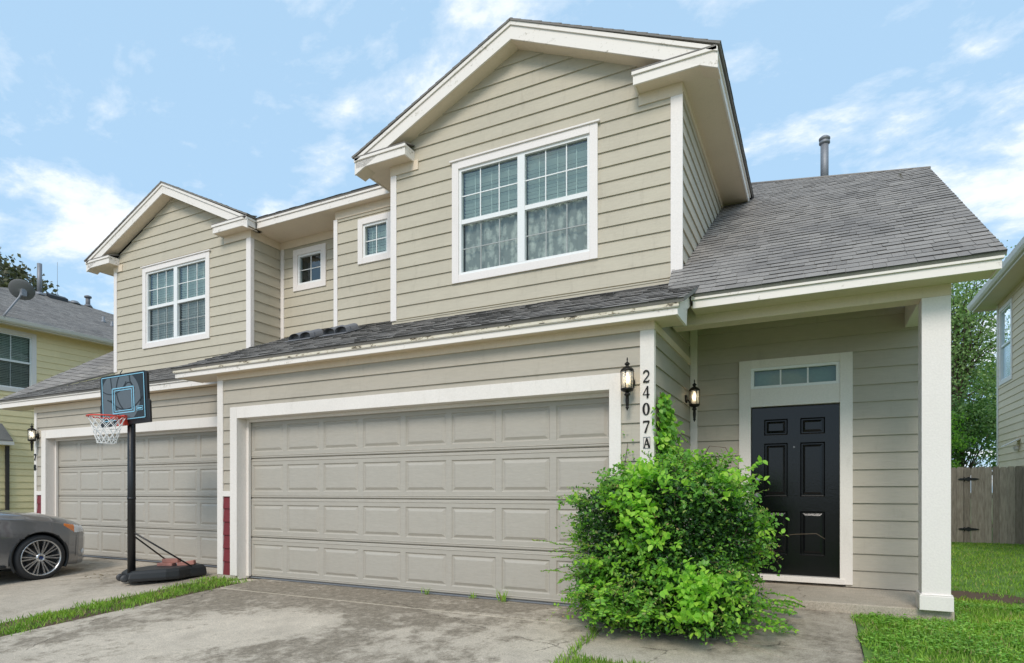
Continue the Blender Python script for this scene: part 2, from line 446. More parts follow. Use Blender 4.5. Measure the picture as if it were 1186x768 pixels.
# ------------------------------------------------------------------ window
def window(parent, F, u0, u1, z0, z1, units, cols, rows, blind='slats', cw=.1, lower='screen', cap=True, name='window', casing=None):
    """casing outer rect; units = number of side-by-side sashes"""
    casing = casing or TRIMW
    mb = MB()
    mb.fbox(F, u0, u0 + cw, z0, z1, 0, .034); mb.fbox(F, u1 - cw, u1, z0, z1, 0, .034)
    mb.fbox(F, u0 + cw, u1 - cw, z1 - cw, z1, 0, .036); mb.fbox(F, u0 + cw, u1 - cw, z0, z0 + cw, 0, .032)
    if cap: mb.fbox(F, u0 - .03, u1 + .03, z1, z1 + .022, 0, .055)
    w = mb.build(name, casing, parent, bevel=.003)
    a, b, c, d = u0 + cw, u1 - cw, z0 + cw, z1 - cw
    # dark reveal box
    mb = MB()
    P = [F(a, c, -.14), F(b, c, -.14), F(b, d, -.14), F(a, d, -.14), F(a, c, 0), F(b, c, 0), F(b, d, 0), F(a, d, 0)]
    mb.add(P, [(0, 1, 2, 3), (0, 1, 5, 4), (1, 2, 6, 5), (2, 3, 7, 6), (3, 0, 4, 7)])
    mb.build('window_recess', DARK, w)
    fw = .035; mul = .05
    fr = MB()
    for (x0, x1) in ((a, a + fw), (b - fw, b)): fr.fbox(F, x0, x1, c, d, -.05, .012)
    fr.fbox(F, a + fw, b - fw, c, c + fw, -.05, .012); fr.fbox(F, a + fw, b - fw, d - fw, d, -.05, .012)
    wu = (b - a - 2 * fw - mul * 2 * (units - 1)) / units
    zs = (c + d) / 2
    spans = []
    for i in range(units):
        x0 = a + fw + i * (wu + mul * 2); spans.append((x0, x0 + wu))
        if i: fr.fbox(F, x0 - mul * 2, x0, c + fw, d - fw, -.05, .014)
    mt = MB(); ml = MB(); pu = MB(); pl = MB(); bl = MB(); cu = MB()
    for (x0, x1) in spans:
        if rows > 0:
            fr.fbox(F, x0, x1, zs - .028, zs + .028, -.04, .006)
        ranges = [(zs + .028, d - fw, pu), (c + fw, zs - .028, pl)] if rows > 0 else [(c + fw, d - fw, pu)]
        for (q0, q1, pm) in ranges:
            dn = -.022 if pm is pu else -.034
            pm.add([F(x0, q0, dn), F(x1, q0, dn), F(x1, q1, dn), F(x0, q1, dn)], [(0, 1, 2, 3)])
            nr = abs(rows)
            for k in range(1, cols): 
                uu = x0 + (x1 - x0) * k / cols; (mt if pm is pu or lower == 'clear' else ml).fbox(F, uu - .007, uu + .007, q0, q1, dn + .001, dn + .008)
            for k in range(1, nr):
                vv = q0 + (q1 - q0) * k / nr; (mt if pm is pu or lower == 'clear' else ml).fbox(F, x0, x1, vv - .0065, vv + .0065, dn + .0015, dn + .0075)
        if blind:
            z = d - fw - .03; lo = zs if lower == 'curtain' else c + fw
            while z > lo:
                tl = random.uniform(.026, .031); sg = random.uniform(-.002, .002)
                bl.add([F(x0, z + tl, -.072), F(x1, z + sg + tl, -.072), F(x1, z + sg, -.098), F(x0, z, -.098)], [(0, 1, 2, 3)])
                z -= .045
            for k in (.2, .5, .8): bl.fbox(F, x0 + (x1 - x0) * k - .003, x0 + (x1 - x0) * k + .003, lo, d - fw, -.074, -.072)
        if lower == 'curtain':
            n = 40; vs = []
            for i in range(n + 1):
                uu = x0 + (x1 - x0) * i / n; dd = -.095 + .012 * math.sin(i * .9) + .006 * math.sin(i * 2.3)
                vs += [F(uu, c, dd), F(uu, zs, dd)]
            cu.add(vs, [(2 * i, 2 * i + 2, 2 * i + 3, 2 * i + 1) for i in range(n)], True)
    fr.build('window_frame', VINYL, w); 
    if mt.v: mt.build('muntins', VINYL, w)
    if ml.v: ml.build('muntins', MUNTD, w)
    pu.build('pane', GLASS, w)
    if pl.v: pl.build('screened_pane', GLASSD if lower != 'clear' else GLASS, w)
    if bl.v: bl.build('blind', BLIND, w)
    if cu.v: cu.build('curtain', CURT, w)
    return w

# ================================================================== DUPLEX HOUSE
H = thing('duplex_house', 'two storey beige duplex with gables, wide garage doors and number 2407 A', 'house', (-6, 8, 0))
G = 5.62; GB = 6.95; D = 7.42; G2 = 6.2; LG = 7.5
# ---- walls
fG = Fx(G)
siding('garage_wall', fG, [(-7.23, .05), (-1.35, .05), (-1.35, 2.74), (-7.23, 2.74)], [(-6.9, -1.7, 0, 2.2), (-7.3, -6.8, 0, 1.14), (-1.75, -1.3, 0, 1.14)], SIDE_SHADE, H, .03 - .178)
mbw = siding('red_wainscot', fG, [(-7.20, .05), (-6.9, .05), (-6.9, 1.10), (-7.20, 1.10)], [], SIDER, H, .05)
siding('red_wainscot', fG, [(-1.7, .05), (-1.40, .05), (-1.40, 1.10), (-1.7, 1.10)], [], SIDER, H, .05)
siding('garage_side_wall', Fy(-1.35), [(G, .05), (D, .05), (D, 3.3), (6.3, 3.2), (G, 2.9)], [], SIDE_SHADE, H, .03 - .178)
siding('garage_side_wall', Fy(-7.23, -1), [(G, .05), (G2 + .05, .05), (G2 + .05, 2.9), (G, 2.9)], [], SIDE_SHADE, H, .03)
siding('porch_wall', Fx(D), [(-1.35, .155), (1.03, .155), (1.03, 3.3), (-1.35, 3.3)], [(-.72, .28, .15, 2.60)], SIDE_SHADE, H, .155)
siding('gable_wall', Fx(GB), [(-5.36, 3.3), (-1.35, 3.3), (-1.35, 5.86), (-3.37, 6.78), (-5.36, 5.86)], [(-4.28, -2.38, 4.0, 5.5)], SIDE, H, 3.40 - .178)
siding('gable_side_wall', Fy(-1.35), [(GB, 3.3), (10.4, 3.3), (10.4, 5.8), (GB, 5.8)], [], SIDE, H, 3.40 - .178)
siding('gable_side_wall', Fy(-5.36, -1), [(GB, 3.3), (7.66, 3.3), (7.66, 5.8), (GB, 5.8)], [], SIDE, H, 3.40 - .178)
siding('recess_wall', Fx(7.65), [(-7.03, 3.3), (-5.36, 3.3), (-5.36, 5.8), (-7.03, 5.8)], [(-6.5, -5.93, 4.85, 5.46)], SIDE, H, 3.42 - .178)
siding('recess_wall', Fx(8.16), [(-8.84, 3.5), (-7.03, 3.5), (-7.03, 5.8), (-8.84, 5.8)], [(-8.44, -7.78, 4.86, 5.47)], SIDE, H, 3.46 - .178)
siding('recess_side_wall', Fy(-7.03, -1), [(7.65, 3.4), (8.16, 3.4), (8.16, 5.8), (7.65, 5.8)], [], SIDE, H, 3.42 - .178)
siding('recess_side_wall', Fy(-8.84), [(LG, 3.3), (8.16, 3.3), (8.16, 5.8), (LG, 5.8)], [], SIDE, H, 3.46 - .178)
siding('gable_wall', Fx(LG), [(-12.77, 3.3), (-8.84, 3.3), (-8.84, 5.83), (-10.92, 6.76), (-12.77, 5.86)], [(-11.78, -9.95, 4.0, 5.5)], SIDE, H, 3.46 - .178)
siding('gable_side_wall', Fy(-12.77, -1), [(LG, 2.8), (12, 2.8), (12, 5.8), (LG, 5.8)], [], SIDE, H, 3.46 - .178)
siding('garage_wall', Fx(G2), [(-13.0, .05), (-7.1, .05), (-7.1, 2.74), (-13.0, 2.74)], [(-12.66, -7.1, 0, 2.2), (-13.0, -12.6, 0, 1.14)], SIDE_SHADE, H, .03)
siding('red_wainscot', Fx(G2), [(-12.95, .05), (-12.7, .05), (-12.7, 1.10), (-12.95, 1.10)], [], SIDER, H, .05)
siding('garage_side_wall', Fy(-13.0, -1), [(G2, .05), (12, .05), (12, 2.9), (G2, 2.9)], [], SIDE_SHADE, H, .03)
siding('end_wall', Fy(1.03), [(D, .05), (14, .05), (14, 5.6), (10, 5.6), (D, 3.8)], [], SIDE, H, .03)
mb = MB(); mb.box(-12.9, .95, 15.0, 15.1, 0, 5.9)
mb.build('rear_wall', SIDE, H)
# foundations
for q in ((-7.235, -6.90, 5.60, 6.0, -.2, .048), (-1.72, -1.36, 5.63, 7.3, -.2, .048), (-1.2, 1.0, 7.435, 7.8, -.1, .152), (-12.98, -12.6, 6.19, 6.6, -.2, .048)):
    mb = MB(); mb.box(*q); mb.build('foundation', CONCP, H)

# ---- corner boards / frieze / trim
def boards(name, items, mat=TRIM, bevel=.003):
    for it in items:
        mb = MB(); mb.box(*it); mb.build(name, mat, H, bevel=bevel)
boards('corner_board', [
    (-1.465, -1.332, G - .028, G, .05, 2.66), (-1.35, -1.330, G + .0005, G + .03, .05, 2.66),
    (-7.245, -7.135, G - .028, G, .05, 2.66), (-7.245, -7.232, G, G + .05, .05, 2.66),
    (-1.335, -1.255, D - .028, D, .155, 3.3),
    (-13.01, -12.93, G2 - .028, G2, .05, 2.66)], TRIM)
boards('corner_board', [
    (-1.465, -1.332, GB - .028, GB, 3.58, 5.60),
    (-5.37, -5.27, GB - .028, GB, 3.56, 5.60),
    (-7.07, -6.99, 7.65 - .028, 7.65, 3.85, 5.60),
    (-8.935, -8.822, LG - .028, LG, 3.62, 5.60), (-8.84, -8.820, LG + .0005, LG + .05, 3.6, 5.60),
    (-8.82, -8.74, 8.16 - .028, 8.16, 3.9, 5.60),
    (-12.78, -12.68, LG - .028, LG, 3.58, 5.60)], TRIMW)
boards('frieze_board', [
    (-7.245, -1.332, G - .032, G, 2.66, 2.737), (-1.35, -1.325, G - .03, D, 2.66, 2.732),
    (-5.37, -4.9, GB - .03, GB, 5.60, 5.733), (-1.83, -1.332, GB - .03, GB, 5.60, 5.733),
    (-7.03, -5.36, 7.62, 7.65, 5.60, 5.733), (-8.84, -7.03, 8.13, 8.16, 5.60, 5.733), (-8.84, -8.815, LG - .03, 8.13, 5.60, 5.733),
    (-9.5, -8.84, LG - .03, LG, 5.60, 5.733), (-12.78, -12.5, LG - .03, LG, 5.60, 5.733),
    (-13.01, -7.24, G2 - .03, G2, 2.62, 2.737), (-1.35, -1.325, GB, 10.2, 5.64, 5.733)], SOFF)
boards('wainscot_band', [(-7.135, -6.99, G - .03, G, 1.10, 1.17), (-1.64, -1.465, G - .03, G, 1.10, 1.17), (-12.93, -12.77, G2 - .03, G2, 1.10, 1.17)], TRIM)
# base flashing trim under gable
mb = MB(); mb.fbox(Fx(GB), -5.27, -1.465, 3.40, 3.545, .0, .022); mb.fbox(Fx(GB), -5.27, -1.465, 3.545, 3.56, .0, .03)
mb.build('base_trim', SIDE, H)

# ---- soffits & fascias
def fascia(u0, u1, y, z0, z1, mat=FASC, mold=.04):
    mb = MB(); mb.box(u0, u1, y, y + .022, z0, z1 - mold); mb.box(u0 - .012, u1 + .012, y - .018, y + .02, z1 - mold + .002, z1)
    return mb.build('fascia', mat, H, bevel=.002)
def fascia_y(x, y0, y1, z0, z1, s=1, mat=FASC, mold=.04):
    mb = MB(); mb.box(min(x, x - .022 * s), max(x, x - .022 * s), y0, y1, z0, z1 - mold)
    mb.box(min(x + .018 * s, x - .02 * s), max(x + .018 * s, x - .02 * s), y0, y1, z1 - mold + .002, z1)
    return mb.build('fascia', mat, H, bevel=.002)
def soffit(*b):
    mb = MB(); mb.box(*b); return mb.build('soffit', SOFF, H)
fascia(-7.90, -1.09, 5.44, 2.725, 2.825)
mb = MB(); mb.box(-7.915, -1.075, 5.416, 5.46, 2.794, 2.842); mb.build('drip_board', WORN, H)
soffit(-7.88, -1.112, 5.462, 5.62, 2.735, 2.75)
soffit(-1.349, -1.112, 5.62, 5.86, 2.735, 2.75)
soffit(-7.88, -7.24, 5.62, 5.9, 2.735, 2.75)
for x, s in ((-1.09, -1), (-7.90, 1)):
    mb = MB(); mb.prism([(x, 5.462, 2.725), (x, 5.86, 2.725), (x, 5.89, 2.89), (x, 6.6, 3.19), (x, 6.6, 3.335), (x, 5.462, 2.845)], (.022 * s, 0, 0))
    mb.build('rake_board', FASC, H)
# g2
fascia(-13.98, -7.16, 6.0, 2.735, 2.86)
soffit(-13.96, -7.25, 6.022, 6.2, 2.745, 2.76)
soffit(-13.96, -13.01, 6.2, 6.42, 2.745, 2.76)
mb = MB(); mb.prism([(-13.978, 6.023, 2.737), (-13.978, 6.42, 2.737), (-13.978, 6.5, 2.92), (-13.978, 10, 5.15), (-13.978, 10, 5.33), (-13.978, 6.023, 2.85)], (.022, 0, 0)); mb.build('rake_board', FASC, H)
# porch
fascia(-1.06, 1.305, 6.0, 2.92, 3.035)
soffit(-1.08, 1.28, 6.022, 6.30, 2.935, 2.95)
mb = MB(); mb.prism([(1.303, 6.023, 2.922), (1.303, 6.28, 2.922), (1.303, 6.30, 3.06), (1.303, 10.1, 5.46), (1.303, 10.1, 5.6), (1.303, 6.023, 3.045)], (-.022, 0, 0)); mb.build('rake_board', FASC, H)
mb = MB(); mb.prism([(1.03, 6.3, 3.06), (1.28, 6.3, 3.06), (1.28, 10.1, 5.46), (1.03, 10.1, 5.46)], (0, 0, .015)); mb.build('soffit', SOFF, H)
mb = MB(); mb.box(-1.31, 1.028, 6.30, 6.50, 2.84, 3.09); mb.build('porch_beam', SOFF, H, bevel=.004)
mb = MB(); mb.box(.812, 1.028, 6.50, D - .018, 2.85, 3.07); mb.build('porch_beam', TRIM, H, bevel=.004)
mb = MB(); mb.box(-1.33, .81, 6.50, D - .02, 3.085, 3.10); mb.build('porch_ceiling', SOFF, H)
# upper eaves
ZS = 5.733
fascia(-5.82, -4.97, 6.72, ZS - .01, 5.865); fascia(-1.84, -.95, 6.72, ZS - .01, 5.865)
for x0, x1 in ((-5.80, -4.975), (-1.835, -.972)):
    soffit(x0, x1, 6.742, GB - .001, ZS, ZS + .015)
for x in (-4.99, -1.842):
    mb = MB(); mb.box(x, x + .022, 6.742, GB, ZS - .01, 5.865); mb.build('return_end', FASC, H)
fascia_y(-.95, 6.742, 10.35, ZS - .01, 5.865, 1); fascia_y(-5.82, 6.742, 7.49, ZS - .01, 5.865, -1)
soffit(-1.34, -.972, GB, 10.3, ZS, ZS + .015); soffit(-5.80, -5.36, GB, 7.65, ZS, ZS + .015)
fascia(-8.68, -5.80, 7.48, ZS - .01, 5.865)
soffit(-8.84, -5.8, 7.502, 7.65, ZS, ZS + .015); soffit(-8.84, -7.0, 7.65, 8.16, ZS, ZS + .015)
fascia(-9.55, -8.70, 7.28, ZS - .01, 5.865); fascia(-13.34, -12.61, 7.28, ZS - .01, 5.865)
for x0, x1 in ((-9.545, -8.722), (-13.32, -12.615)): soffit(x0, x1, 7.302, LG - .001, ZS, ZS + .015)
for x in (-12.632, -9.552):
    mb = MB(); mb.box(x, x + .022, 7.302, LG, ZS - .01, 5.865); mb.build('return_end', FASC, H)
fascia_y(-8.70, 7.302, 7.478, ZS - .01, 5.865, 1); fascia_y(-13.34, 7.302, 12, ZS - .01, 5.865, -1)
soffit(-8.84, -8.722, LG, 7.65, ZS, ZS + .014); soffit(-13.32, -12.77, LG, 12, ZS, ZS + .015)
# return mini roofs
for x0, x1, yf, yw in ((-5.84, -4.96, 6.70, GB), (-1.85, -.93, 6.70, GB), (-9.56, -8.69, 7.26, LG), (-13.36, -12.6, 7.26, LG)):
    mb = MB(); mb.prism([(x0, yf, 5.867), (x1, yf, 5.867), (x1, yw, 5.94), (x0, yw, 5.94)], (0, 0, .014)); mb.build('return_roof', SHINGD, H)
# gable rakes
def rake(xe0, xa, xe1, yf, yw, zt, ze, h=.20, wall0=None, wall1=None):
    """rake boards, rake soffits; xe eave ends"""
    for xe in (xe0, xe1):
        sl = (zt - ze) / abs(xa - xe)
        def zz(x): return zt - sl * abs(x - xa)
        mb = MB(); mb.prism([(xe, yf, zz(xe) - .05), (xa, yf, zt - .05), (xa, yf, zt - h), (xe, yf, zz(xe) - h)], (0, .022, 0)); mb.build('rake_board', FASC, H)
        mb = MB(); mb.prism([(xe, yf - .018, zz(xe)), (xa, yf - .018, zt), (xa, yf - .018, zt - .048), (xe, yf - .018, zz(xe) - .048)], (0, .038, 0)); mb.build('rake_molding', FASC, H)
        mb = MB(); mb.prism([(xe, yf + .022, zz(xe) - h + .01), (xa, yf + .022, zt - h + .01), (xa, yw, zt - h + .01), (xe, yw, zz(xe) - h + .01)], (0, 0, .012)); mb.build('rake_soffit', SOFF, H)
rake(-5.84, -3.37, -.93, 6.72, GB, 6.965, 5.855, .215)
rake(-13.38, -10.94, -8.68, 7.28, LG, 6.935, 5.855, .19)

# ---- roofs (shingled)
def slope_roof(name, xs, y0, z0, s, poly_xy, mats, **k):
    """plane facing -y rising with y; poly in world (x,y)"""
    L = math.hypot(1, s)
    return shingles(name, (0, y0, z0), (1, 0, 0), (0, 1, s), [(x, (y - y0) * L) for x, y in poly_xy], mats, H, **k)
slope_roof('garage_roof', 0, 5.40, 2.852, .43, [(-7.93, 5.40), (-1.03, 5.40), (-1.03, 7.0), (-7.93, 8.2)], SHINGD, rnd=1.3)
slope_roof('garage_roof', 0, 5.96, 2.872, .43, [(-14.0, 5.96), (-7.0, 5.96), (-7.0, 8.3), (-12.7, 7.55)], SHINGD, rnd=1.2)
slope_roof('porch_roof', 0, 5.965, 3.045, .625, [(-1.04, 5.965), (1.33, 5.965), (1.40, 10.12), (-2.33, 12.92), (-1.36, 6.3)], SHING, rnd=1.0)
mb = MB(); mb.tube([(1.405, 10.13, 5.645), (-2.36, 12.95, 7.43)], .022, 8); mb.build('hip_cap', SHING, H)
# left side plane of the left unit
P0 = Vector((-14.0, 6.0, 2.885)); a = Vector((0, 1, .644)).normalized(); b = Vector((1, 0, -.2)); b = (b - a * b.dot(a)).normalized()
def pu(x, y):
    z = P0.z + .644 * (y - P0.y) - .2 * (x + 14); v = Vector((x, y, z)) - P0; return (v.dot(b), v.dot(a))
shingles('side_roof', P0, b, a, [pu(-14.0, 6.0), pu(-12.765, 7.5), pu(-12.765, 10.2), pu(-14.0, 10.2)], SHING, H)
def gable_roof(xa, za, xe0, xe1, ze, y0, y1, name='gable_roof'):
    for xe in (xe0, xe1):
        Lx = abs(xa - xe); sl = (za - ze) / Lx; Ln = math.hypot(Lx, za - ze)
        sg = 1 if xe > xa else -1
        shingles(name, (xe, y0, ze), (0, 1, 0), (-sg, 0, sl), [(0, 0), (y1 - y0, 0), (y1 - y0, Ln), (0, Ln)], SHINGD, H, deck=.02)
gable_roof(-3.37, 6.985, -5.87, -.90, 5.885, 6.69, 12.4)
gable_roof(-10.94, 6.955, -13.41, -8.65, 5.885, 7.25, 12.0)
slope_roof('main_roof', 0, 7.45, 5.885, .42, [(-8.8, 7.45), (-5.7, 7.45), (-3.6, 10.9), (-11, 10.9)], SHINGD, rnd=1)
mb = MB()
mb.prism([(-12.8, 10.9, 7.33), (-2.33, 10.9, 7.33), (-2.33, 13.0, 7.40), (-12.8, 13.0, 7.40)], (0, 0, -.03))
mb.prism([(-12.8, 13.0, 7.40), (-2.33, 12.94, 7.40), (1.4, 15.2, 5.64), (-12.8, 15.2, 5.9)], (0, 0, -.03))
mb.prism([(1.41, 10.14, 5.62), (1.41, 15.2, 5.62), (-2.33, 12.95, 7.38)], (0, 0, -.03))
mb.build('rear_roof', SHINGD, H)
# vent pipe and roof vents
mb = MB(); mb.lathe((.12, 11.2, 6.1), [(.06, 0), (.06, .80)], 16); mb.lathe((.12, 11.2, 6.84), [(.062, 0), (.082, .01), (.082, .04), (.066, .05), (.066, .065), (.085, .075), (.085, .10), (.05, .13)], 16)
mb.build('vent_pipe', METAL, H)
for cx in (-6.15, -6.83):
    y = 6.75; z = 2.852 + .43 * (y - 5.40) + .012
    mb = MB()
    for dx in (-.11, .11):
        n = 8; vs = []
        for k in range(n + 1):
            w = math.pi * k / n
            for dy in (-.10, .16):
                vs.append((cx + dx + .105 * math.cos(w), y + dy, z + .43 * dy + .02 + .085 * math.sin(w) ** .6))
        mb.add(vs, [(2 * k, 2 * k + 1, 2 * k + 3, 2 * k + 2) for k in range(n)], True)
        mb.box(cx + dx - .105, cx + dx + .105, y - .02, y - .01, z - .05, z + .075)
    mb.prism([(cx - .25, y - .14, z - .055), (cx + .25, y - .14, z - .055), (cx + .25, y + .2, z + .091), (cx - .25, y + .2, z + .091)], (0, 0, .01))
    mb.build('roof_vent', GREYV, H)

# ---- windows
window(H, Fx(GB), -4.35, -2.32, 3.935, 5.545, 2, 3, 2, lower='curtain', cw=.10)
window(H, Fx(LG), -11.84, -9.89, 3.96, 5.545, 2, 3, 2, lower='screen', cw=.10)
window(H, Fx(8.16), -8.50, -7.72, 4.79, 5.54, 1, 2, -2, blind=None, cap=False, cw=.105)
window(H, Fx(7.65), -6.56, -5.875, 4.79, 5.51, 1, 2, -2, blind='slats', cap=False, cw=.095)

# ---- garage doors
def garage_door(y, yd, x0, x1, zt, xo0, xo1, zo, cols, right=True):
    c = MB()
    c.fbox(Fx(y), xo0, x0, .05, zo, 0, .032)
    if right: c.fbox(Fx(y), x1, xo1, .05, zo, 0, .032)
    c.fbox(Fx(y), x0, x1, zt, zo, 0, .03)
    c.box(x0 - .03, x0, y, yd + .05, 0, zt); c.box(x1, x1 + .03, y, yd + .05, 0, zt); c.box(x0, x1, y + .001, yd + .05, zt, zt + .03)
    c.box(x0, x0 + .045, yd - .05, yd - .008, .03, zt); c.box(x1 - .045, x1, yd - .05, yd - .008, .03, zt); c.box(x0 + .045, x1 - .045, yd - .05, yd - .008, zt - .04, zt)
    c.build('garage_casing', TRIM, H, bevel=.003)
    d = MB(); F = Fx(yd)
    zb = .02; n = 4; hs = (zt - zb) / n
    dm = MB()
    dm.box(x0, x1, yd + .03, yd + .035, zb, zt)
    main = dm.build('garage_door', DOORG, H)
    for r in range(n):
        a, b = zb + r * hs + .003, zb + (r + 1) * hs - .003
        mb = MB()
        cw_ = (x1 - x0 - .06) / cols; mx = .035; my = .085
        # section frame as strips between panels
        def q(u0, u1, v0, v1, n_=0): mb.add([F(u0, v0, n_), F(u1, v0, n_), F(u1, v1, n_), F(u0, v1, n_)], [(0, 1, 2, 3)])
        q(x0, x1, a + .012, a + my, 0); q(x0, x1, b - my, b - .012, 0)
        mb.add([F(x0, a, -.014), F(x1, a, -.014), F(x1, a + .012, 0), F(x0, a + .012, 0)], [(0, 1, 2, 3)])
        mb.add([F(x0, b - .012, 0), F(x1, b - .012, 0), F(x1, b, -.014), F(x0, b, -.014)], [(0, 1, 2, 3)])
        # ribs close to joints
        for zz in (a + .030, b - .036): mb.add([F(x0, zz, 0), F(x1, zz, 0), F(x1, zz + .004, .006), F(x0, zz + .004, .006), F(x1, zz + .010, .0), F(x0, zz + .010, .0)], [(0, 1, 2, 3), (3, 2, 4, 5)])
        q(x0, x0 + .03 + mx, a + my, b - my); q(x1 - .03 - mx, x1, a + my, b - my)
        for i in range(cols):
            p0 = x0 + .03 + i * cw_ + mx; p1 = x0 + .03 + (i + 1) * cw_ - mx
            if i < cols - 1: q(p1, p1 + 2 * mx, a + my, b - my)
            R_ = [(p0, p1, a + my, b - my, 0), (p0 + .012, p1 - .012, a + my + .012, b - my - .012, -.012), (p0 + .020, p1 - .020, a + my + .020, b - my - .020, -.012), (p0 + .052, p1 - .052, a + my + .05, b - my - .05, .002)]
            V = []
            for (u0, u1, v0, v1, nn) in R_: V += [F(u0, v0, nn), F(u1, v0, nn), F(u1, v1, nn), F(u0, v1, nn)]
            fs = [(4 * k + e, 4 * k + (e + 1) % 4, 4 * k + 4 + (e + 1) % 4, 4 * k + 4 + e) for k in range(3) for e in range(4)] + [(12, 13, 14, 15)]
            mb.add(V, fs)
        mb.build('door_section', DOORG, main)
    mb = MB(); mb.box(x0, x1, yd - .008, yd + .03, .004, zb); mb.build('weather_strip', METAL, main)
    return main
garage_door(G, 5.79, -6.86, -1.76, 2.135, -6.99, -1.645, 2.285, 8)
garage_door(G2, 6.37, -12.62, -7.35, 2.135, -12.765, -7.2, 2.285, 8)

# ---- front door, casing, transom
F = Fx(D)
c = MB()
c.fbox(F, -.79, -.665, .175, 2.65, 0, .036); c.fbox(F, .225, .345, .175, 2.65, 0, .036)
c.fbox(F, -.665, .225, 2.56, 2.65, 0, .034); c.fbox(F, -.665, .225, 2.12, 2.325, 0, .032)
c.box(-.70, -.668, D + .0, D + .12, .2, 2.6); c.box(.228, .26, D + .0, D + .12, .2, 2.6); c.box(-.668, .228, D, D + .12, 2.13, 2.31)
c.build('door_casing', TRIM, H, bevel=.003)
mb = MB(); mb.box(-.70, .27, D - .05, D + .1, .175, .235); mb.build('threshold', TRIM, H, bevel=.004)
dy = D + .045; Fd = Fx(dy)
dmb = MB(); dx0, dx1, dz0, dz1 = -.663, .223, .24, 2.115
# grid of frame quads w/ six panels
cols_ = [(-.530, -.285), (-.160, .085)]; rows_ = [(.46, .95), (1.11, 1.71), (1.80, 1.98)]
xsx = [dx0, -.530, -.285, -.160, .085, dx1]; zsx = [dz0, .46, .95, 1.11, 1.71, 1.80, 1.98, dz1]
for i in range(5):
    for j in range(7):
        u0, u1, v0, v1 = xsx[i], xsx[i + 1], zsx[j], zsx[j + 1]
        if i in (1, 3) and j in (1, 3, 5):
            m1, m2, m3 = .014, .024, .05
            R_ = [(u0, u1, v0, v1, 0), (u0 + .006, u1 - .006, v0 + .006, v1 - .006, .006), (u0 + m1, u1 - m1, v0 + m1, v1 - m1, -.012), (u0 + m2, u1 - m2, v0 + m2, v1 - m2, -.012), (u0 + m3, u1 - m3, v0 + m3, v1 - m3, .001)]
            V = []
            for (a0, a1, b0, b1, nn) in R_: V += [Fd(a0, b0, nn), Fd(a1, b0, nn), Fd(a1, b1, nn), Fd(a0, b1, nn)]
            dmb.add(V, [(4 * k + e, 4 * k + (e + 1) % 4, 4 * k + 4 + (e + 1) % 4, 4 * k + 4 + e) for k in range(4) for e in range(4)] + [(16, 17, 18, 19)])
        else: dmb.add([Fd(u0, v0, 0), Fd(u1, v0, 0), Fd(u1, v1, 0), Fd(u0, v1, 0)], [(0, 1, 2, 3)])
dmb.box(dx0, dx1, dy + .02, dy + .045, dz0, dz1)
fd = dmb.build('front_door', BLACKD, H)
mb = MB(); mb.lathe((-.222, dy, 1.66), [(.011, 0), (.011, .008), (.006, .01)], 12, (0, -1, 0)); mb.build('peephole', METAL, fd)
mb = MB(); mb.lathe((-.60, dy, 1.12), [(.03, 0), (.03, .01), (.012, .012), (.012, .04), (.028, .05), (.03, .065), (.018, .078)], 16, (0, -1, 0)); mb.build('door_knob', METAL, fd)
mb = MB(); mb.lathe((-.60, dy, 1.30), [(.028, 0), (.028, .012), (.01, .02)], 16, (0, -1, 0)); mb.build('deadbolt', METAL, fd)
# transom
tr = MB(); a, b, c0, d0 = -.665, .225, 2.325, 2.56
tr.fbox(F, a, a + .035, c0, d0, -.04, .02); tr.fbox(F, b - .035, b, c0, d0, -.04, .02); tr.fbox(F, a + .035, b - .035, c0, c0 + .03, -.04, .02); tr.fbox(F, a + .035, b - .035, d0 - .03, d0, -.04, .02)
for k in (1, 2):
    x = a + .035 + (b - a - .07) * k / 3; tr.fbox(F, x - .008, x + .008, c0 + .03, d0 - .03, -.03, .0)
tw = tr.build('transom_window', VINYL, H)
mb = MB(); mb.add([F(a, c0, -.02), F(b, c0, -.02), F(b, d0, -.02), F(a, d0, -.02)], [(0, 1, 2, 3)]); mb.build('pane', winglass('transom_glass', (.7, .82, .75), .03), tw)
mb = MB(); mb.box(a, b, D + .12, D + .13, c0, d0); mb.build('added_transom_reflection', simple('reflected_tree_green', (.36, .45, .38), .9), tw)  # added green sheet, its colour paints trees reflected in the transom glass

# ---- porch post
mb = MB(); mb.box(.815, 1.025, 6.302, 6.50, .28, 2.84); po = mb.build('porch_post', TRIMW, H, bevel=.004)
mb = MB(); mb.box(.797, 1.043, 6.284, 6.52, .145, .272); mb.prism([(.80, 6.287, .272), (1.04, 6.287, .272), (1.04, 6.517, .272), (.80, 6.517, .272)], (0, 0, .012)); mb.build('post_base', TRIMW, po, bevel=.005)

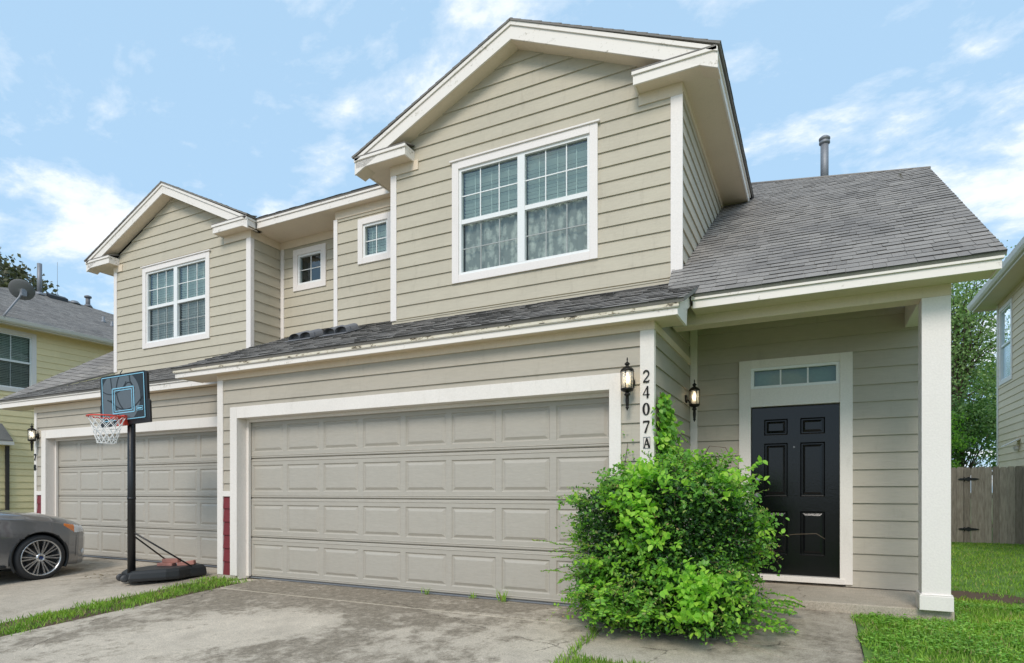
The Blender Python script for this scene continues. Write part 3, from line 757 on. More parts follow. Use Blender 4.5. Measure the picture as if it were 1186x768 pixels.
# ---- lanterns
def lantern(F, u, z, s=1.0, bulb=BULB):
    """F(u,z,n): mounted on the wall plane, body stands off by .11"""
    n0 = .115
    P = lambda a, b, c: F(u + a * s, z + b * s, n0 + c * s)
    ax = (F(0, 0, 1) - F(0, 0, 0)); up = (0, 0, 1)
    body = MB(); c0 = F(u, z, n0)
    def lat(prof, seg=12): body.lathe(c0, [(r * s, h * s) for r, h in prof], seg)
    # back plate
    pl = F(u, z - .11 * s, 0.03)
    body.lathe(F(u, z + .0, .018), [(.055 * s, 0), (.055 * s, .012), (.03 * s, .022)], 16, ax)
    body.tube([F(u, z, .03), F(u, z - .03, .06), F(u, z - .105 * s, n0)], .009, 8)
    lat([(.0, .245), (.006, .24), (.008, .215), (.004, .205), (.012, .195), (.022, .185), (.030, .175), (.020, .166), (.014, .155), (.050, .135), (.066, .118), (.070, .108), (.066, .102)])
    lat([(.066, -.075), (.070, -.082), (.060, -.10), (.030, -.112), (.016, -.12), (.030, -.128), (.034, -.14), (.018, -.152), (.020, -.20), (.016, -.25), (.013, -.262), (.019, -.27), (.010, -.285), (.004, -.30)])
    for k in range(6):
        w = math.pi / 6 + k * math.pi / 3
        body.tube([P(.064 * math.cos(w), -.078, .064 * math.sin(w)), P(.067 * math.cos(w), .105, .067 * math.sin(w))], .0042 * s, 6)
    o = body.build('wall_lamp', BRONZE, H)
    g = MB(); g.lathe(c0, [(.058 * s, -.074 * s), (.060 * s, .103 * s)], 6); g.build('lamp_glass', LGL, o)
    b_ = MB(); b_.lathe(c0, [(.004, -.07 * s), (.012, -.06 * s), (.012, -.02 * s)], 10); b_.build('lamp_socket', TRIMW, o)
    b2 = MB(); b2.lathe(c0, [(.010 * s, -.02 * s), (.018 * s, .0), (.022 * s, .022 * s), (.016 * s, .045 * s), (.004 * s, .065 * s)], 12); b2.build('bulb', bulb, o)
lantern(Fx(G), -1.56, 2.185, .90)
lantern(Fy(-1.35), 7.10, 2.22, .88)
lantern(Fx(G2), -12.90, 2.19, .95, BULBW)

# ---- house numbers (stroke built)
def strokes(name, F, u, z, h, paths, w=.014, mat=BRONZE, ital=.0):
    mb = MB()
    for path in paths:
        pts = [(p[0], p[1], p[2] if len(p) > 2 else 1) for p in path]
        L = []; Rr = []
        for i, (x, y, k) in enumerate(pts):
            x0, y0, _ = pts[max(i - 1, 0)]; x1, y1, _ = pts[min(i + 1, len(pts) - 1)]
            dx, dy_ = x1 - x0, y1 - y0; l = math.hypot(dx, dy_) or 1
            nx, ny = -dy_ / l * w * k / h / 2, dx / l * w * k / h / 2
            L.append((x + nx, y + ny)); Rr.append((x - nx, y - ny))
        for i in range(len(pts) - 1):
            q = [L[i], L[i + 1], Rr[i + 1], Rr[i]]
            mb.prism([F(u + (a - .3) * h, z + b * h, .030) for a, b in q], F(0, 0, .008) - F(0, 0, 0))
    return mb.build(name, mat, H)
def arc(cx, cy, rx, ry, a0, a1, n=12, k0=1, k1=1, km=None):
    out = []
    for i in range(n + 1):
        t = i / n; a = R(a0 + (a1 - a0) * t)
        k = k0 + (k1 - k0) * t if km is None else k0 + (km - k0) * math.sin(math.pi * t)
        out.append((cx + rx * math.cos(a), cy + ry * math.sin(a), k))
    return out
D2 = [arc(.3, .72, .22, .26, 175, -40, 14, .9, 1.2, 1.3) + [(.08, .08, .7)], [(.05, .05, 1.4), (.50, .05, 1.4), (.56, .2, .5)]]
D4 = [[(.42, 0, 1.5), (.42, 1, 1.2)], [(.42, 1, .6), (.04, .3, .7), (.58, .3, .8)]]
D0 = [arc(.3, .5, .22, .48, 90, 270, 14, .5, .5, 1.8), arc(.3, .5, .22, .48, 90, -90, 14, .5, .5, 1.8)]
D7 = [[(.06, .80, .5), (.07, .95, 1.3), (.56, .95, 1.3)], [(.56, .95, .8), (.38, .5, 1.1), (.22, 0, 1.6)]]
DA = [[(.02, 0, .7), (.3, 1, .8)], [(.3, 1, 1.2), (.58, 0, 1.7)], [(.13, .35, .7), (.46, .35, .7)], [(-.05, 0, .7), (.14, 0, .7)], [(.46, 0, .7), (.68, 0, .7)]]
DB = [[(.12, 0, 1.6), (.12, 1, 1.6)], arc(.12, .75, .38, .25, 90, -90, 10, .7, .7, 1.4), arc(.12, .25, .42, .25, 90, -90, 10, .7, .7, 1.4)]
for (dg, z) in ((D2, 2.175), (D4, 2.03), (D0, 1.875), (D7, 1.71)):
    strokes('house_number', fG, -1.405, z, .110, dg, .0112)
strokes('house_letter', fG, -1.40, 1.575, .085, DA, .010)
tl = MB(); 
for q in ((-1.432, -1.368, 1.565, 1.569), (-1.432, -1.368, 1.668, 1.672), (-1.432, -1.428, 1.565, 1.672), (-1.372, -1.368, 1.565, 1.672)): tl.fbox(fG, *q, .030, .034)
tl.build('letter_tile', METAL, H)
strokes('house_number', Fx(G2), -12.965, 1.74, .115, D7, .02); strokes('house_letter', Fx(G2), -12.965, 1.56, .10, DB, .018)

# ================================================================== GROUND
def gz(y): return 0 if y > 5.6 else max(-.055 * (5.6 - y), -.5)
def slab(name, pts, z_off, mat, thick=.12, sub=1):
    """sloped slab; pts (x,y) polygon, grid-free"""
    mb = MB(); P = [(x, y, gz(y) + z_off) for x, y in pts]; mb.prism(P, (0, 0, -thick))
    return tag(mb.build(name, mat), kind='structure')
def grid_sheet(name, x0, x1, y0, y1, zf, mat, st=.5):
    nx = max(1, int((x1 - x0) / st)); ny = max(1, int((y1 - y0) / st)); mb = MB()
    vs = [(x0 + (x1 - x0) * i / nx, y0 + (y1 - y0) * j / ny, 0) for j in range(ny + 1) for i in range(nx + 1)]
    vs = [(x, y, zf(x, y)) for x, y, _ in vs]
    mb.add(vs, [(j * (nx + 1) + i, j * (nx + 1) + i + 1, (j + 1) * (nx + 1) + i + 1, (j + 1) * (nx + 1) + i) for j in range(ny) for i in range(nx)], True)
    return tag(mb.build(name, mat), kind='structure')
def lawn_z(x, y):
    if y < 5.6: return max(-.055 * (5.6 - y), -.5) + .03
    if y < 7: return .03 + (y - 5.6) * .02
    return .058 - (y - 7) * .0125
def earth_z(x, y):
    if x < .3 or y > 30 or x > 20: return max(-.055 * (5.6 - y), -.5) - .10 if y < 5.6 else -.10
    return lawn_z(x, y)
mb = MB()
mb.add([(-900, -900, -.62), (900, -900, -.62), (900, 900, -.62), (-900, 900, -.62)], [(0, 1, 2, 3)])
tag(mb.build('ground', GRND), kind='structure')
grid_sheet('side_yard', -40, .31, -8, 40, lambda x, y: gz(y) - .09 if y < 5.6 else -.09, GRND, 1.0)
grid_sheet('lawn', .305, 24, -8, 40, lawn_z, LAWNM, .5)
mb = MB(); mb.add([(-200, -30, -.545), (200, -30, -.545), (200, -8.2, -.545), (-200, -8.2, -.545)], [(0, 1, 2, 3)]); tag(mb.build('road', concrete_mat('road_concrete', .30, .4)), kind='structure')
# main driveway, split by joints
def drive(name, x0, x1, ys, zo, mat):
    mb = MB()
    for i in range(len(ys) - 1):
        a, b = ys[i] + .011, ys[i + 1] - .011
        mb.prism([(x0, a, gz(a) + zo), (x1, a, gz(a) + zo), (x1, b, gz(b) + zo), (x0, b, gz(b) + zo)], (0, 0, -.14))
    return tag(mb.build(name, mat, bevel=.006), kind='structure')
drive('driveway', -6.62, -1.672, [-8, -4, 0, 5.14, 5.60, 5.83], 0, CONC)
drive('driveway', -15.2, -7.30, [-8, -4, 0, 6.6], .0, CONCL)
mb = MB(); mb.prism([(-6.62, 5.08, gz(5.08) - .004), (-1.672, 5.08, gz(5.08) - .004), (-1.672, 5.20, gz(5.20) - .004), (-6.62, 5.20, gz(5.20) - .004)], (0, 0, -.1)); mb.box(-6.90, -6.62, 5.5, 6.0, -.2, -.012); tag(mb.build('joint_filler', simple('joint_sand', (.56, .49, .38), .95, var=.2)), kind='structure')
mb = MB(); mb.box(-6.62, -1.672, 5.5, 5.9, -.2, -.012); tag(mb.build('apron', CONC), kind='structure')
# walkway: two slabs with a skewed joint
wj = [(-.62, 5.17), (.32, 4.50)]
mb = MB()
def wz(x, y): return gz(y) + .004 + (max(0, y - 5.2)) * .05
def wsl(pts): mb.prism([(x, y, wz(x, y)) for x, y in pts], (0, 0, -.14))
wsl([(-1.66, 4.30), (.32, 4.30), (.32, 4.45), (-.62, 5.12), (-1.66, 5.12)])
wsl([(.318, 4.462), (.318, 5.12), (-.604, 5.12)])
wsl([(-1.66, 5.125), (.31, 5.125), (.30, 6.36), (-1.2, 6.36)])
tag(mb.build('walkway', CONCW, bevel=.006), kind='structure')
mb = MB(); mb.box(-1.33, 1.06, 6.355, D + .2, -.1, .145); tag(mb.build('porch_slab', CONCP, bevel=.012), kind='structure')
# grass strip base
grid_sheet('grass_strip_soil', -7.3, -6.62, -8, 5.62, lambda x, y: gz(y) - .015, SOIL, .25)

# ---- foliage helpers (numpy)
def leaves_mesh(name, pos, dirs, size, width, mats, parent=None, midx=None, droop=.25, up=None, ov=False):
    """pos (n,3), dirs (n,3) leaf axis, size (n,), folded leaf of 2 quads"""
    n = len(pos)
    d = dirs / np.linalg.norm(dirs, axis=1)[:, None]
    r = rng.normal(size=(n, 3)) if up is None else up + rng.normal(size=(n, 3)) * .45
    s = np.cross(d, r); s /= np.linalg.norm(s, axis=1)[:, None] + 1e-9
    nn = np.cross(s, d)
    L = size[:, None]; W = (size * width)[:, None]
    base = pos; mid = pos + d * L * .5 + nn * L * -.06; tip = pos + d * L - nn * L * droop
    l1 = pos + d * L * .42 + s * W + nn * L * .05; r1 = pos + d * L * .42 - s * W + nn * L * .05
    if ov:
        ra = pos + d * L * .22 + s * -W * .8 + nn * L * .03; rb = pos + d * L * .62 - s * W * .85 + nn * L * .02
        la = pos + d * L * .22 + s * W * .8 + nn * L * .03; lb_ = pos + d * L * .62 + s * W * .85 + nn * L * .02
        V = np.stack([base, ra, rb, tip, mid, la, lb_], 1).reshape(-1, 3)
    else: V = np.stack([base, r1, tip, mid, l1], 1).reshape(-1, 3)
    off = np.array(world_off(parent)) if parent else np.zeros(3)
    V = V - off
    K = 5 if ov else 4
    if ov:
        b = np.arange(n) * 7
        Fc = np.stack([np.stack([b, b + 1, b + 2, b + 3, b + 4], 1), np.stack([b, b + 4, b + 3, b + 6, b + 5], 1)], 1).reshape(-1)
    else:
        b = np.arange(n) * 5
        Fc = np.stack([np.stack([b, b + 1, b + 2, b + 3], 1), np.stack([b, b + 3, b + 2, b + 4], 1)], 1).reshape(-1)
    me = bpy.data.meshes.new(name)
    me.vertices.add(len(V)); me.vertices.foreach_set('co', V.astype(np.float32).ravel())
    nf = 2 * n
    me.loops.add(nf * K); me.loops.foreach_set('vertex_index', Fc.astype(np.int32))
    me.polygons.add(nf); me.polygons.foreach_set('loop_start', np.arange(nf, dtype=np.int32) * K)
    for m in (mats if isinstance(mats, (list, tuple)) else [mats]): me.materials.append(m)
    if midx is not None: me.polygons.foreach_set('material_index', np.repeat(midx, 2).astype(np.int32))
    me.update(calc_edges=True); me.validate()
    o = bpy.data.objects.new(name, me); C.objects.link(o)
    if parent: o.parent = parent
    return o
def unit(v): return v / (np.linalg.norm(v, axis=-1, keepdims=True) + 1e-9)

# ---- bush
def make_bush():
    B = thing('overgrown_shrub', 'large overgrown green shrub hiding the garage corner beside the walk', 'shrub', (-1.05, 5.55, .0))
    c = np.array([-1.19, 5.60, .60]); rad = np.array([.74, .76, .79])
    P = []; Dr = []; S = []; Wd = []; M = []
    stems = MB()
    def env(dv):
        return 1 + .06 * math.sin(dv[0] * 5 + 1) + .08 * math.sin(dv[2] * 7 + dv[1] * 3) + .05 * math.sin(dv[0] * 13 + dv[2] * 9)
    def surf(dv, k=1.0):
        e = env(dv); q = 3.6
        m = (abs(dv[0]) ** q + abs(dv[1]) ** q + abs(dv[2]) ** q) ** (-1 / q)
        return c + rad * dv * m * e * k
    def ok(p, sl=.0):
        if p[2] < .02: return False
        if p[1] > 5.56 and p[0] < -1.31: return False
        if p[1] > 7.3: return False
        return True
    def add(p, d, s, w, m):
        if ok(p + d * s): P.append(p); Dr.append(d); S.append(s); Wd.append(w); M.append(m)
    # dense dark privet core
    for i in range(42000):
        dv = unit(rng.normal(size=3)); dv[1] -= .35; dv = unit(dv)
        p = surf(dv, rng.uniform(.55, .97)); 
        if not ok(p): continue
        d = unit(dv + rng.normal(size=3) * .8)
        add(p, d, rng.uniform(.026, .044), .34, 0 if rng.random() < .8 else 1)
    # regions seen from the camera (front = toward -y)
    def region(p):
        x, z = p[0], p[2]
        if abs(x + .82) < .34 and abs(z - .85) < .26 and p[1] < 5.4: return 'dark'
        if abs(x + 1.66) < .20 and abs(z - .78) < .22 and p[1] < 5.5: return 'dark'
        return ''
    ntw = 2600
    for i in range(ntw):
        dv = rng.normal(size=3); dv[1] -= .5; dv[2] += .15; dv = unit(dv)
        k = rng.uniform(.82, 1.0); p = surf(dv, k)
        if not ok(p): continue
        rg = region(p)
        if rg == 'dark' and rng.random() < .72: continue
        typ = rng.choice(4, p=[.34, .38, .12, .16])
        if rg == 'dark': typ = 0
        ln = [.14, .22, .24, .30][typ] * rng.uniform(.5, 1.2); 
        if i % 90 == 0 and p[0] < -1.2: ln *= 1.5
        d = unit(dv * .9 + rng.normal(size=3) * .5 + np.array([0, 0, .25]))
        n = [9, 8, 8, 18][typ]
        pts = []
        for j in range(n):
            t = (j + 1) / n
            q = p + d * ln * t + np.array([0, 0, -.35 * ln * t * t])
            pts.append(q)
            side = unit(np.cross(d, rng.normal(size=3)))
            ld = unit(d * .5 + side * (1 if j % 2 else -1) + np.array([0, 0, .15]))
            s = [rng.uniform(.024, .038), rng.uniform(.030, .056), rng.uniform(.040, .070), rng.uniform(.022, .032)][typ]
            w = [.30, .36, .34, .24][typ]
            add(q, ld, s * (1.15 - .4 * t), w, [1, 1, 2, 3][typ] if typ else (0 if rng.random() < .35 else 1))
        if i % 4 == 0 and ok(pts[-1]): stems.tube([p - d * .05] + pts[::3] + [pts[-1]], .0022, 4, cap=False)
    # special bright clusters: (x, y, z, r, count)
    for (x, y, z, r, nt_) in ((-.80, 4.74, .42, .16, 44), (-1.27, 4.84, 1.05, .15, 28), (-1.22, 5.0, 1.30, .12, 20), (-1.15, 4.78, .80, .12, 14), (-.85, 4.78, .22, .14, 14), (-1.62, 4.95, .48, .14, 12), (-.58, 5.2, 1.30, .14, 14)):
        for i in range(nt_):
            p = np.array([x, y, z]) + rng.normal(size=3) * r * .6
            d = unit(np.array([rng.normal() * .6, -.8, rng.normal() * .5 + .2]))
            for j in range(7):
                t = j / 6; q = p + d * .16 * t
                side = unit(np.cross(d, rng.normal(size=3)))
                add(q, unit(d * .6 + side), rng.uniform(.040, .066), .34, 2)
    # long arching sprays poking out left, bottom and right
    for i in range(80):
        a = rng.uniform(0, 1)
        if i < 34:   p = np.array([-1.66 + rng.normal() * .1, 5.05 + rng.normal() * .2, rng.uniform(.15, .75)]); d = unit(np.array([-1, -.3, rng.uniform(.0, .5)]))
        elif i < 64: p = np.array([rng.uniform(-1.75, -.6), 4.85, rng.uniform(.15, .4)]); d = unit(np.array([rng.normal() * .6, -1, .1 + rng.uniform(-.2, .3)]))
        else:        p = np.array([-.45 + rng.normal() * .1, 5.3 + rng.normal() * .3, rng.uniform(.08, .3)]); d = unit(np.array([1, -.2 + rng.normal() * .3, rng.uniform(-.05, .25)]))
        ln = rng.uniform(.16, .34); n = 15; pts = []
        for j in range(n):
            t = (j + 1) / n; q = p + d * ln * t + np.array([0, 0, -.25 * ln * t * t]); q[2] = max(q[2], .03); pts.append(q)
            side = unit(np.cross(d, [0, 0, 1]))
            for sg in (-1, 1):
                add(q, unit(d * .45 + side * sg + rng.normal(size=3) * .2), rng.uniform(.022, .036) if i < 34 else rng.uniform(.03, .052), .26, 3 if i < 34 else 1 if rng.random() < .6 else 2)
        stems.tube([p] + pts[::4] + [pts[-1]], .0022, 4, cap=False)
    P_ = np.array(P); 
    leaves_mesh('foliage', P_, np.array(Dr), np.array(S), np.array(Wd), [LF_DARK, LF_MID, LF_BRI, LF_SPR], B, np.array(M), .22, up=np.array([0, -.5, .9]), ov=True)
    # inner branches
    for i in range(16):
        w = 2 * math.pi * i / 16; r = random.uniform(.3, .7)
        q = (-1.0 + r * math.cos(w) * 1.0, 5.5 + r * math.sin(w) * .6, random.uniform(.5, 1.1))
        stems.tube([(-1.0 + .1 * math.cos(w), 5.5 + .08 * math.sin(w), -.02), ((-1.0 + q[0]) / 2, (5.5 + q[1]) / 2, q[2] * .55), q], [.018, .012, .005], 6)
    for i in range(26):
        x_ = rng.uniform(-1.75, -.6); y_ = rng.uniform(4.95, 5.3)
        stems.tube([(-1.1 + rng.normal() * .12, 5.45, .0), ((x_ - 1.1) / 2, (y_ + 5.4) / 2 - .05, rng.uniform(.15, .3)), (x_, y_, rng.uniform(.3, .7))], [.012, .008, .003], 5)
    # curly dry tendrils
    stems.tube([(-1.1, 6.2, 1.30), (-.95, 6.3, 1.62), (-.80, 6.3, 1.60), (-.72, 6.3, 1.45)], .003, 5)
    stems.tube([(-.3, 5.4, .8), (-.15, 5.3, .83), (.0, 5.3, .84), (.06, 5.3, .80)], .003, 5)
    stems.build('branches', TWIG, B)
make_bush()

# ---- vine on the corner
def make_vine():
    B = thing('climbing_vine', 'leafy vine climbing the garage corner next to the house number', 'vine', (-1.3, 5.7, .9))
    P = []; Dr = []; S = []; st = MB()
    main = [(-1.30, 5.74, .9)]
    z = .9; y = 5.74
    while z < 2.1:
        z += .06; y = 5.78 + .05 * math.sin(z * 6) - (z - .9) * .03; main.append((-1.31, y, z))
    st.tube(main, .005, 5)
    for i in range(2100):
        t = rng.random() ** 1.35; z = .95 + 1.12 * t; wd = .42 * (1 - t) ** .6 + .05
        y = 5.90 - (t * .14) + rng.normal() * wd * .55
        if y < 5.60: y = 5.60 + rng.random() * .05
        x = -1.31 + abs(rng.normal()) * .055 * (1.6 - t)
        if y < 5.64 and rng.random() < .4: x -= rng.random() * .05; y -= .05 + rng.random() * .03
        P.append((x, y, z)); Dr.append((rng.random() * .6 + .2, -rng.random() * .9 + rng.normal() * .3, -.5 + rng.normal() * .5)); S.append(rng.uniform(.035, .062))
    for i in range(14): P.append((-1.28, 5.95 + i * .085 + rng.normal() * .01, 1.86 - i * .012)); Dr.append((.4, rng.normal() * .3, -.5)); S.append(.03)
    st.tube([(-1.325, 5.85, 1.86), (-1.325, 6.5, 1.82), (-1.325, 7.15, 1.72)], .0025, 4)
    # a few tendrils between casing and corner board
    for i in range(60):
        P.append((rng.uniform(-1.64, -1.50), 5.585, rng.uniform(1.2, 1.55) if i < 40 else rng.uniform(1.1, 1.75))); Dr.append((rng.normal() * .5, -.4, rng.normal() * .6)); S.append(rng.uniform(.018, .03))
    st.tube([(-1.60, 5.59, 1.1), (-1.61, 5.59, 1.4), (-1.58, 5.59, 1.62)], .0025, 4)
    leaves_mesh('foliage', np.array(P), np.array(Dr), np.array(S), .42, [LF_MID, LF_BRI], B, (rng.random(len(P)) < .35).astype(int), .2, up=np.array([.8, -.6, .4]), ov=True)
    st.build('stem', TWIG, B)
make_vine()

# ---- grass
def blades(name, pts, zf, hmin, hmax, wid, mats, midx=None, lean=.5, label=None):
    n = len(pts); a = rng.uniform(0, 2 * np.pi, n); h = rng.uniform(hmin, hmax, n)
    z = np.array([zf(x, y) for x, y in pts])
    P = np.stack([pts[:, 0], pts[:, 1], z], 1)
    ln = rng.uniform(.15, lean, n)
    d = np.stack([np.cos(a) * ln, np.sin(a) * ln, np.ones(n)], 1)
    o = leaves_mesh(name, P, d, h, wid, mats, None, midx, .15)
    tag(o, label, 'grass', kind='stuff'); return o
def scatter(x0, x1, y0, y1, n, mask=None):
    p = np.stack([rng.uniform(x0, x1, n), rng.uniform(y0, y1, n)], 1)
    if mask is not None: p = p[[mask(x, y) for x, y in p]]
    return p
def clump(x, y): return .5 + .5 * math.sin(x * 7.1 + 2 * math.sin(y * 3.3)) * math.sin(y * 5.7 + 1.3 * math.sin(x * 4.1))
def m_strip(x, y):
    w = .31 + .05 * math.sin(y * 5) + .03 * math.sin(y * 13); return abs(x + 6.96) < w + rng.normal() * .05 and rng.random() < .12 + .95 * clump(x * 1.5, y * 1.3)
blades('grass', scatter(-7.45, -6.5, .5, 5.6, 19000, m_strip), lambda x, y: gz(y) - .015, .025, .075, .07, [GRASS, CLOVER], (rng.random(1) * 0).astype(int) if False else None, .9, 'ragged green grass strip between the two concrete driveways')
def dirt(x, y): return ((x - 1.52) / .46) ** 2 + ((y - 7.9 - .25 * math.sin(x * 6)) / .33) ** 2 < 1 + rng.normal() * .35
def m_lawn(x, y):
    if dirt(x, y): return rng.random() < .04
    if x < 1.1 and y > 6.32: return False
    if x < .33 + .04 * math.sin(y * 9) + rng.normal() * .02: return False
    return rng.random() < .45 + .6 * clump(x, y)
pa = scatter(.28, 3.2, 3.0, 7.6, 62000, m_lawn); pb = scatter(1.05, 9, 7.6, 18, 60000, m_lawn)
blades('grass', np.concatenate([pa, pb]), lambda x, y: lawn_z(x, y) - .004, .025, .068, .08, [GRASS], None, .9, 'green lawn grass beside the porch reaching back to the wooden fence')
# clover / broad leaf weeds near the walk
def m_clov(x, y): return m_lawn(x, y) and clump(x * .7 + 3, y * .8) > .42
pc = scatter(.28, 2.6, 4.0, 7.4, 22000, m_clov)
n = len(pc); zz = np.array([lawn_z(x, y) for x, y in pc]) + rng.uniform(.015, .05, n)
a = rng.uniform(0, 2 * np.pi, n)
o = leaves_mesh('clover', np.column_stack([pc, zz]), np.stack([np.cos(a), np.sin(a), rng.uniform(-.1, .3, n)], 1), rng.uniform(.018, .032, n), .45, [CLOVER], None, None, .1, up=np.array([0, 0, 2.0]))
tag(o, 'broad leaved clover patch in the lawn beside the concrete walk', 'clover', kind='stuff')
# tuft at the bottom of the walk
pt = np.concatenate([scatter(-1.60, -1.0, 4.02, 4.24, 800), scatter(-1.70, -1.62, 4.0, 4.9, 160)])
blades('grass', pt, lambda x, y: gz(y) + .0, .03, .085, .05, [GRASS, CLOVER], None, .8, 'longer grass tuft growing at the near edge of the walkway')
# mulch soil patch
mb = MB(); n = 28
mb.add([(1.50 + .50 * math.cos(2 * math.pi * k / n) * (1 + .12 * math.sin(k * 2.3)), 8.0 + .42 * math.sin(2 * math.pi * k / n) * (1 + .12 * math.sin(k * 3.1)), lawn_z(1.75, 8.0 + .42 * math.sin(2 * math.pi * k / n)) + .006) for k in range(n)], [tuple(range(n))])
tag(mb.build('bare_soil', SOIL), kind='structure')
# small weeds in the crack below the garage door
wdl = ['tiny weed in the crack under the garage door, nearest the shrub', 'taller forked weed under the garage door, right of centre', 'thin leaning weed under the middle of the garage door', 'short weed under the garage door, left of the taller ones', 'low weed tuft beside the walkway joint']
for (x, y, h, lb) in ((-2.35, 5.72, .07, wdl[0]), (-2.95, 5.70, .16, wdl[1]), (-3.35, 5.72, .10, wdl[2]), (-3.95, 5.72, .11, wdl[3]), (-1.70, 4.95, .12, wdl[4])):
    n = 9 if h < .12 else 16
    pts = np.array([(x, y, gz(y))] * n) + rng.normal(size=(n, 3)) * [.02, .006, 0]
    d = np.stack([rng.normal(size=n) * .35, rng.normal(size=n) * .2, np.ones(n)], 1)
    o = leaves_mesh('weed', pts, d, rng.uniform(h * .5, h, n), .06, [GRASS], None, None, .2); tag(o, lb, 'weed', 'weeds at the edge of the concrete')
# fallen leaf litter by the drive
pts = scatter(-9.3, -8.7, 4.9, 5.3, 26); n = len(pts)
o = leaves_mesh('leaf_litter', np.column_stack([pts, [gz(y) + .012 for x, y in pts]]), np.column_stack([rng.normal(size=(n, 2)), np.zeros(n)]), rng.uniform(.03, .05, n), .4, [simple('dry_leaf', (.16, .12, .05), .9)], None, None, .1, up=np.array([0, 0, 2.]))
tag(o, 'small scatter of dry leaves on the left driveway', 'leaves', kind='stuff')

# ================================================================== BASKETBALL HOOP
def make_hoop():
    hx, hy = -8.17, 5.06; hz = gz(hy)
    T = thing('basketball_hoop', 'portable basketball hoop on a black base on the left driveway', 'basketball hoop', (hx, hy, hz))
    # base tank: runs toward the garage door
    ca, sa = math.cos(.4629), math.sin(.4629)
    fwd = Vector((.30, .954, 0)); rt = Vector((.954, -.30, 0))
    def L(a, b, c): return Vector((hx, hy, hz)) + rt * a + fwd * b + Vector((0, 0, c))
    prof = [(-.20, -.12), (.18, -.12), (.22, .0), (.30, .28), (.30, .45), (.20, .62), (.18, .84), (-.18, .84), (-.20, .62), (-.34, .45), (-.34, .25), (-.24, .0)]
    mb = MB(); n = len(prof)
    def ring(k, z, tilt=0): return [L(a * k, .45 + (b - .45) * k, z + tilt * b) for a, b in prof]
    V = ring(1, .008) + ring(1.02, .05) + ring(.99, .11, .02) + ring(.90, .15, .02) 
    fs = [(r * n + i, r * n + (i + 1) % n, (r + 1) * n + (i + 1) % n, (r + 1) * n + i) for r in range(3) for i in range(n)] + [tuple(range(3 * n, 4 * n)), tuple(range(n))[::-1]]
    mb.add(V, fs)
    mb.build('base_tank', PLAST, T, bevel=.012)
    for s in (-1, 1):
        mb = MB(); mb.lathe(L(s * .10 - .02, -.15, .05), [(.02, 0), (.048, .002), (.05, .02), (.048, .038), (.02, .04)], 16, rt); mb.build('wheel', simple('wheel_plastic' + str(s), (.05, .05, .052), .5), T)
    p0 = L(.06, -.06, .04); ptop = Vector((p0.x, p0.y, 2.42))
    mb = MB()
    mb.tube([p0, ptop], .048, 16); mb.lathe(p0 + Vector((0, 0, 1.05)), [(.052, 0), (.052, .03)], 16); 
    mb.build('pole', BLACK, T)
    mb = MB(); mb.tube([p0 + Vector((.03, 0, .62)), L(.25, .62, .16)], .011, 8); mb.build('strut', BLACK, T)
    mb = MB(); mb.tube([p0 + Vector((.02, 0, .58)), L(-.25, .52, .16)], .011, 8); mb.build('strut', BLACK, T)
    # board frame: normal toward the viewer's left
    right = Vector((ca, sa, 0)); fw = Vector((-sa, ca, 0))
    nrm = (-.33 * right - .94 * fw).normalized(); ux = Vector((0, 0, 1)).cross(nrm).normalized()
    tilt = R(5); 
    bc = Vector((hx - .02, hy, 0)) + nrm * .14 + Vector((0, 0, 2.405))
    up = (Vector((0, 0, 1)) * math.cos(tilt) + ux * -math.sin(tilt) * .6).normalized(); ux = up.cross(nrm).normalized()
    Fb = lambda u, v, n_=0: bc + ux * u + up * v + nrm * n_
    w, h = .42, .32
    def rr(w, h, cut, n_): # rounded rect outline
        pts = []
        for cx, cy, a0 in ((w - cut, h - cut, 0), (-w + cut, h - cut, 90), (-w + cut, -h + cut, 180), (w - cut, -h + cut, 270)):
            for k in range(5): a_ = R(a0 + k * 22.5); pts.append((cx + cut * math.cos(a_), cy + cut * math.sin(a_)))
        return [Fb(a_, b_, n_) for a_, b_ in pts]
    mb = MB(); mb.prism(rr(w, h, .05, -.02), nrm * .035); mb.prism([Fb(-.44, -.36, -.015), Fb(.45, -.36, -.015), Fb(.45, -.08, -.015), Fb(.42, -.05, -.015), Fb(-.42, -.05, -.015), Fb(-.44, -.08, -.015)], nrm * .028)
    bb = mb.build('backboard', BLACK, T)
    mb = MB(); mb.prism(rr(w - .035, h - .035, .03, .016), nrm * .002); mb.build('board_face', BDARK, bb)
    # grey ball graphic clipped to face
    fr = [(-.37, -.28), (.37, -.28), (.37, .28), (-.37, .28)]
    disc = clip([(-.06 + .36 * math.cos(2 * math.pi * k / 40), .0 + .36 * math.sin(2 * math.pi * k / 40)) for k in range(40)], fr)
    mb = MB(); mb.prism([Fb(a_, b_, .0185) for a_, b_ in disc], nrm * .001); mb.build('ball_graphic', BGREY, bb)
    mb = MB()
    def ln(pts, ww, n_=.021):
        for i in range(len(pts) - 1):
            (x0, y0), (x1, y1) = pts[i], pts[i + 1]; dx, dy_ = x1 - x0, y1 - y0; l = math.hypot(dx, dy_); nx, ny = -dy_ / l * ww / 2, dx / l * ww / 2
            mb.prism([Fb(x0 + nx, y0 + ny, n_), Fb(x0 - nx, y0 - ny, n_), Fb(x1 - nx, y1 - ny, n_), Fb(x1 + nx, y1 + ny, n_)], nrm * .001)
    A_ = lambda cx, cy, r_, a0, a1: [(cx + r_ * math.cos(R(a0 + (a1 - a0) * k / 14)), cy + r_ * math.sin(R(a0 + (a1 - a0) * k / 14))) for k in range(15)]
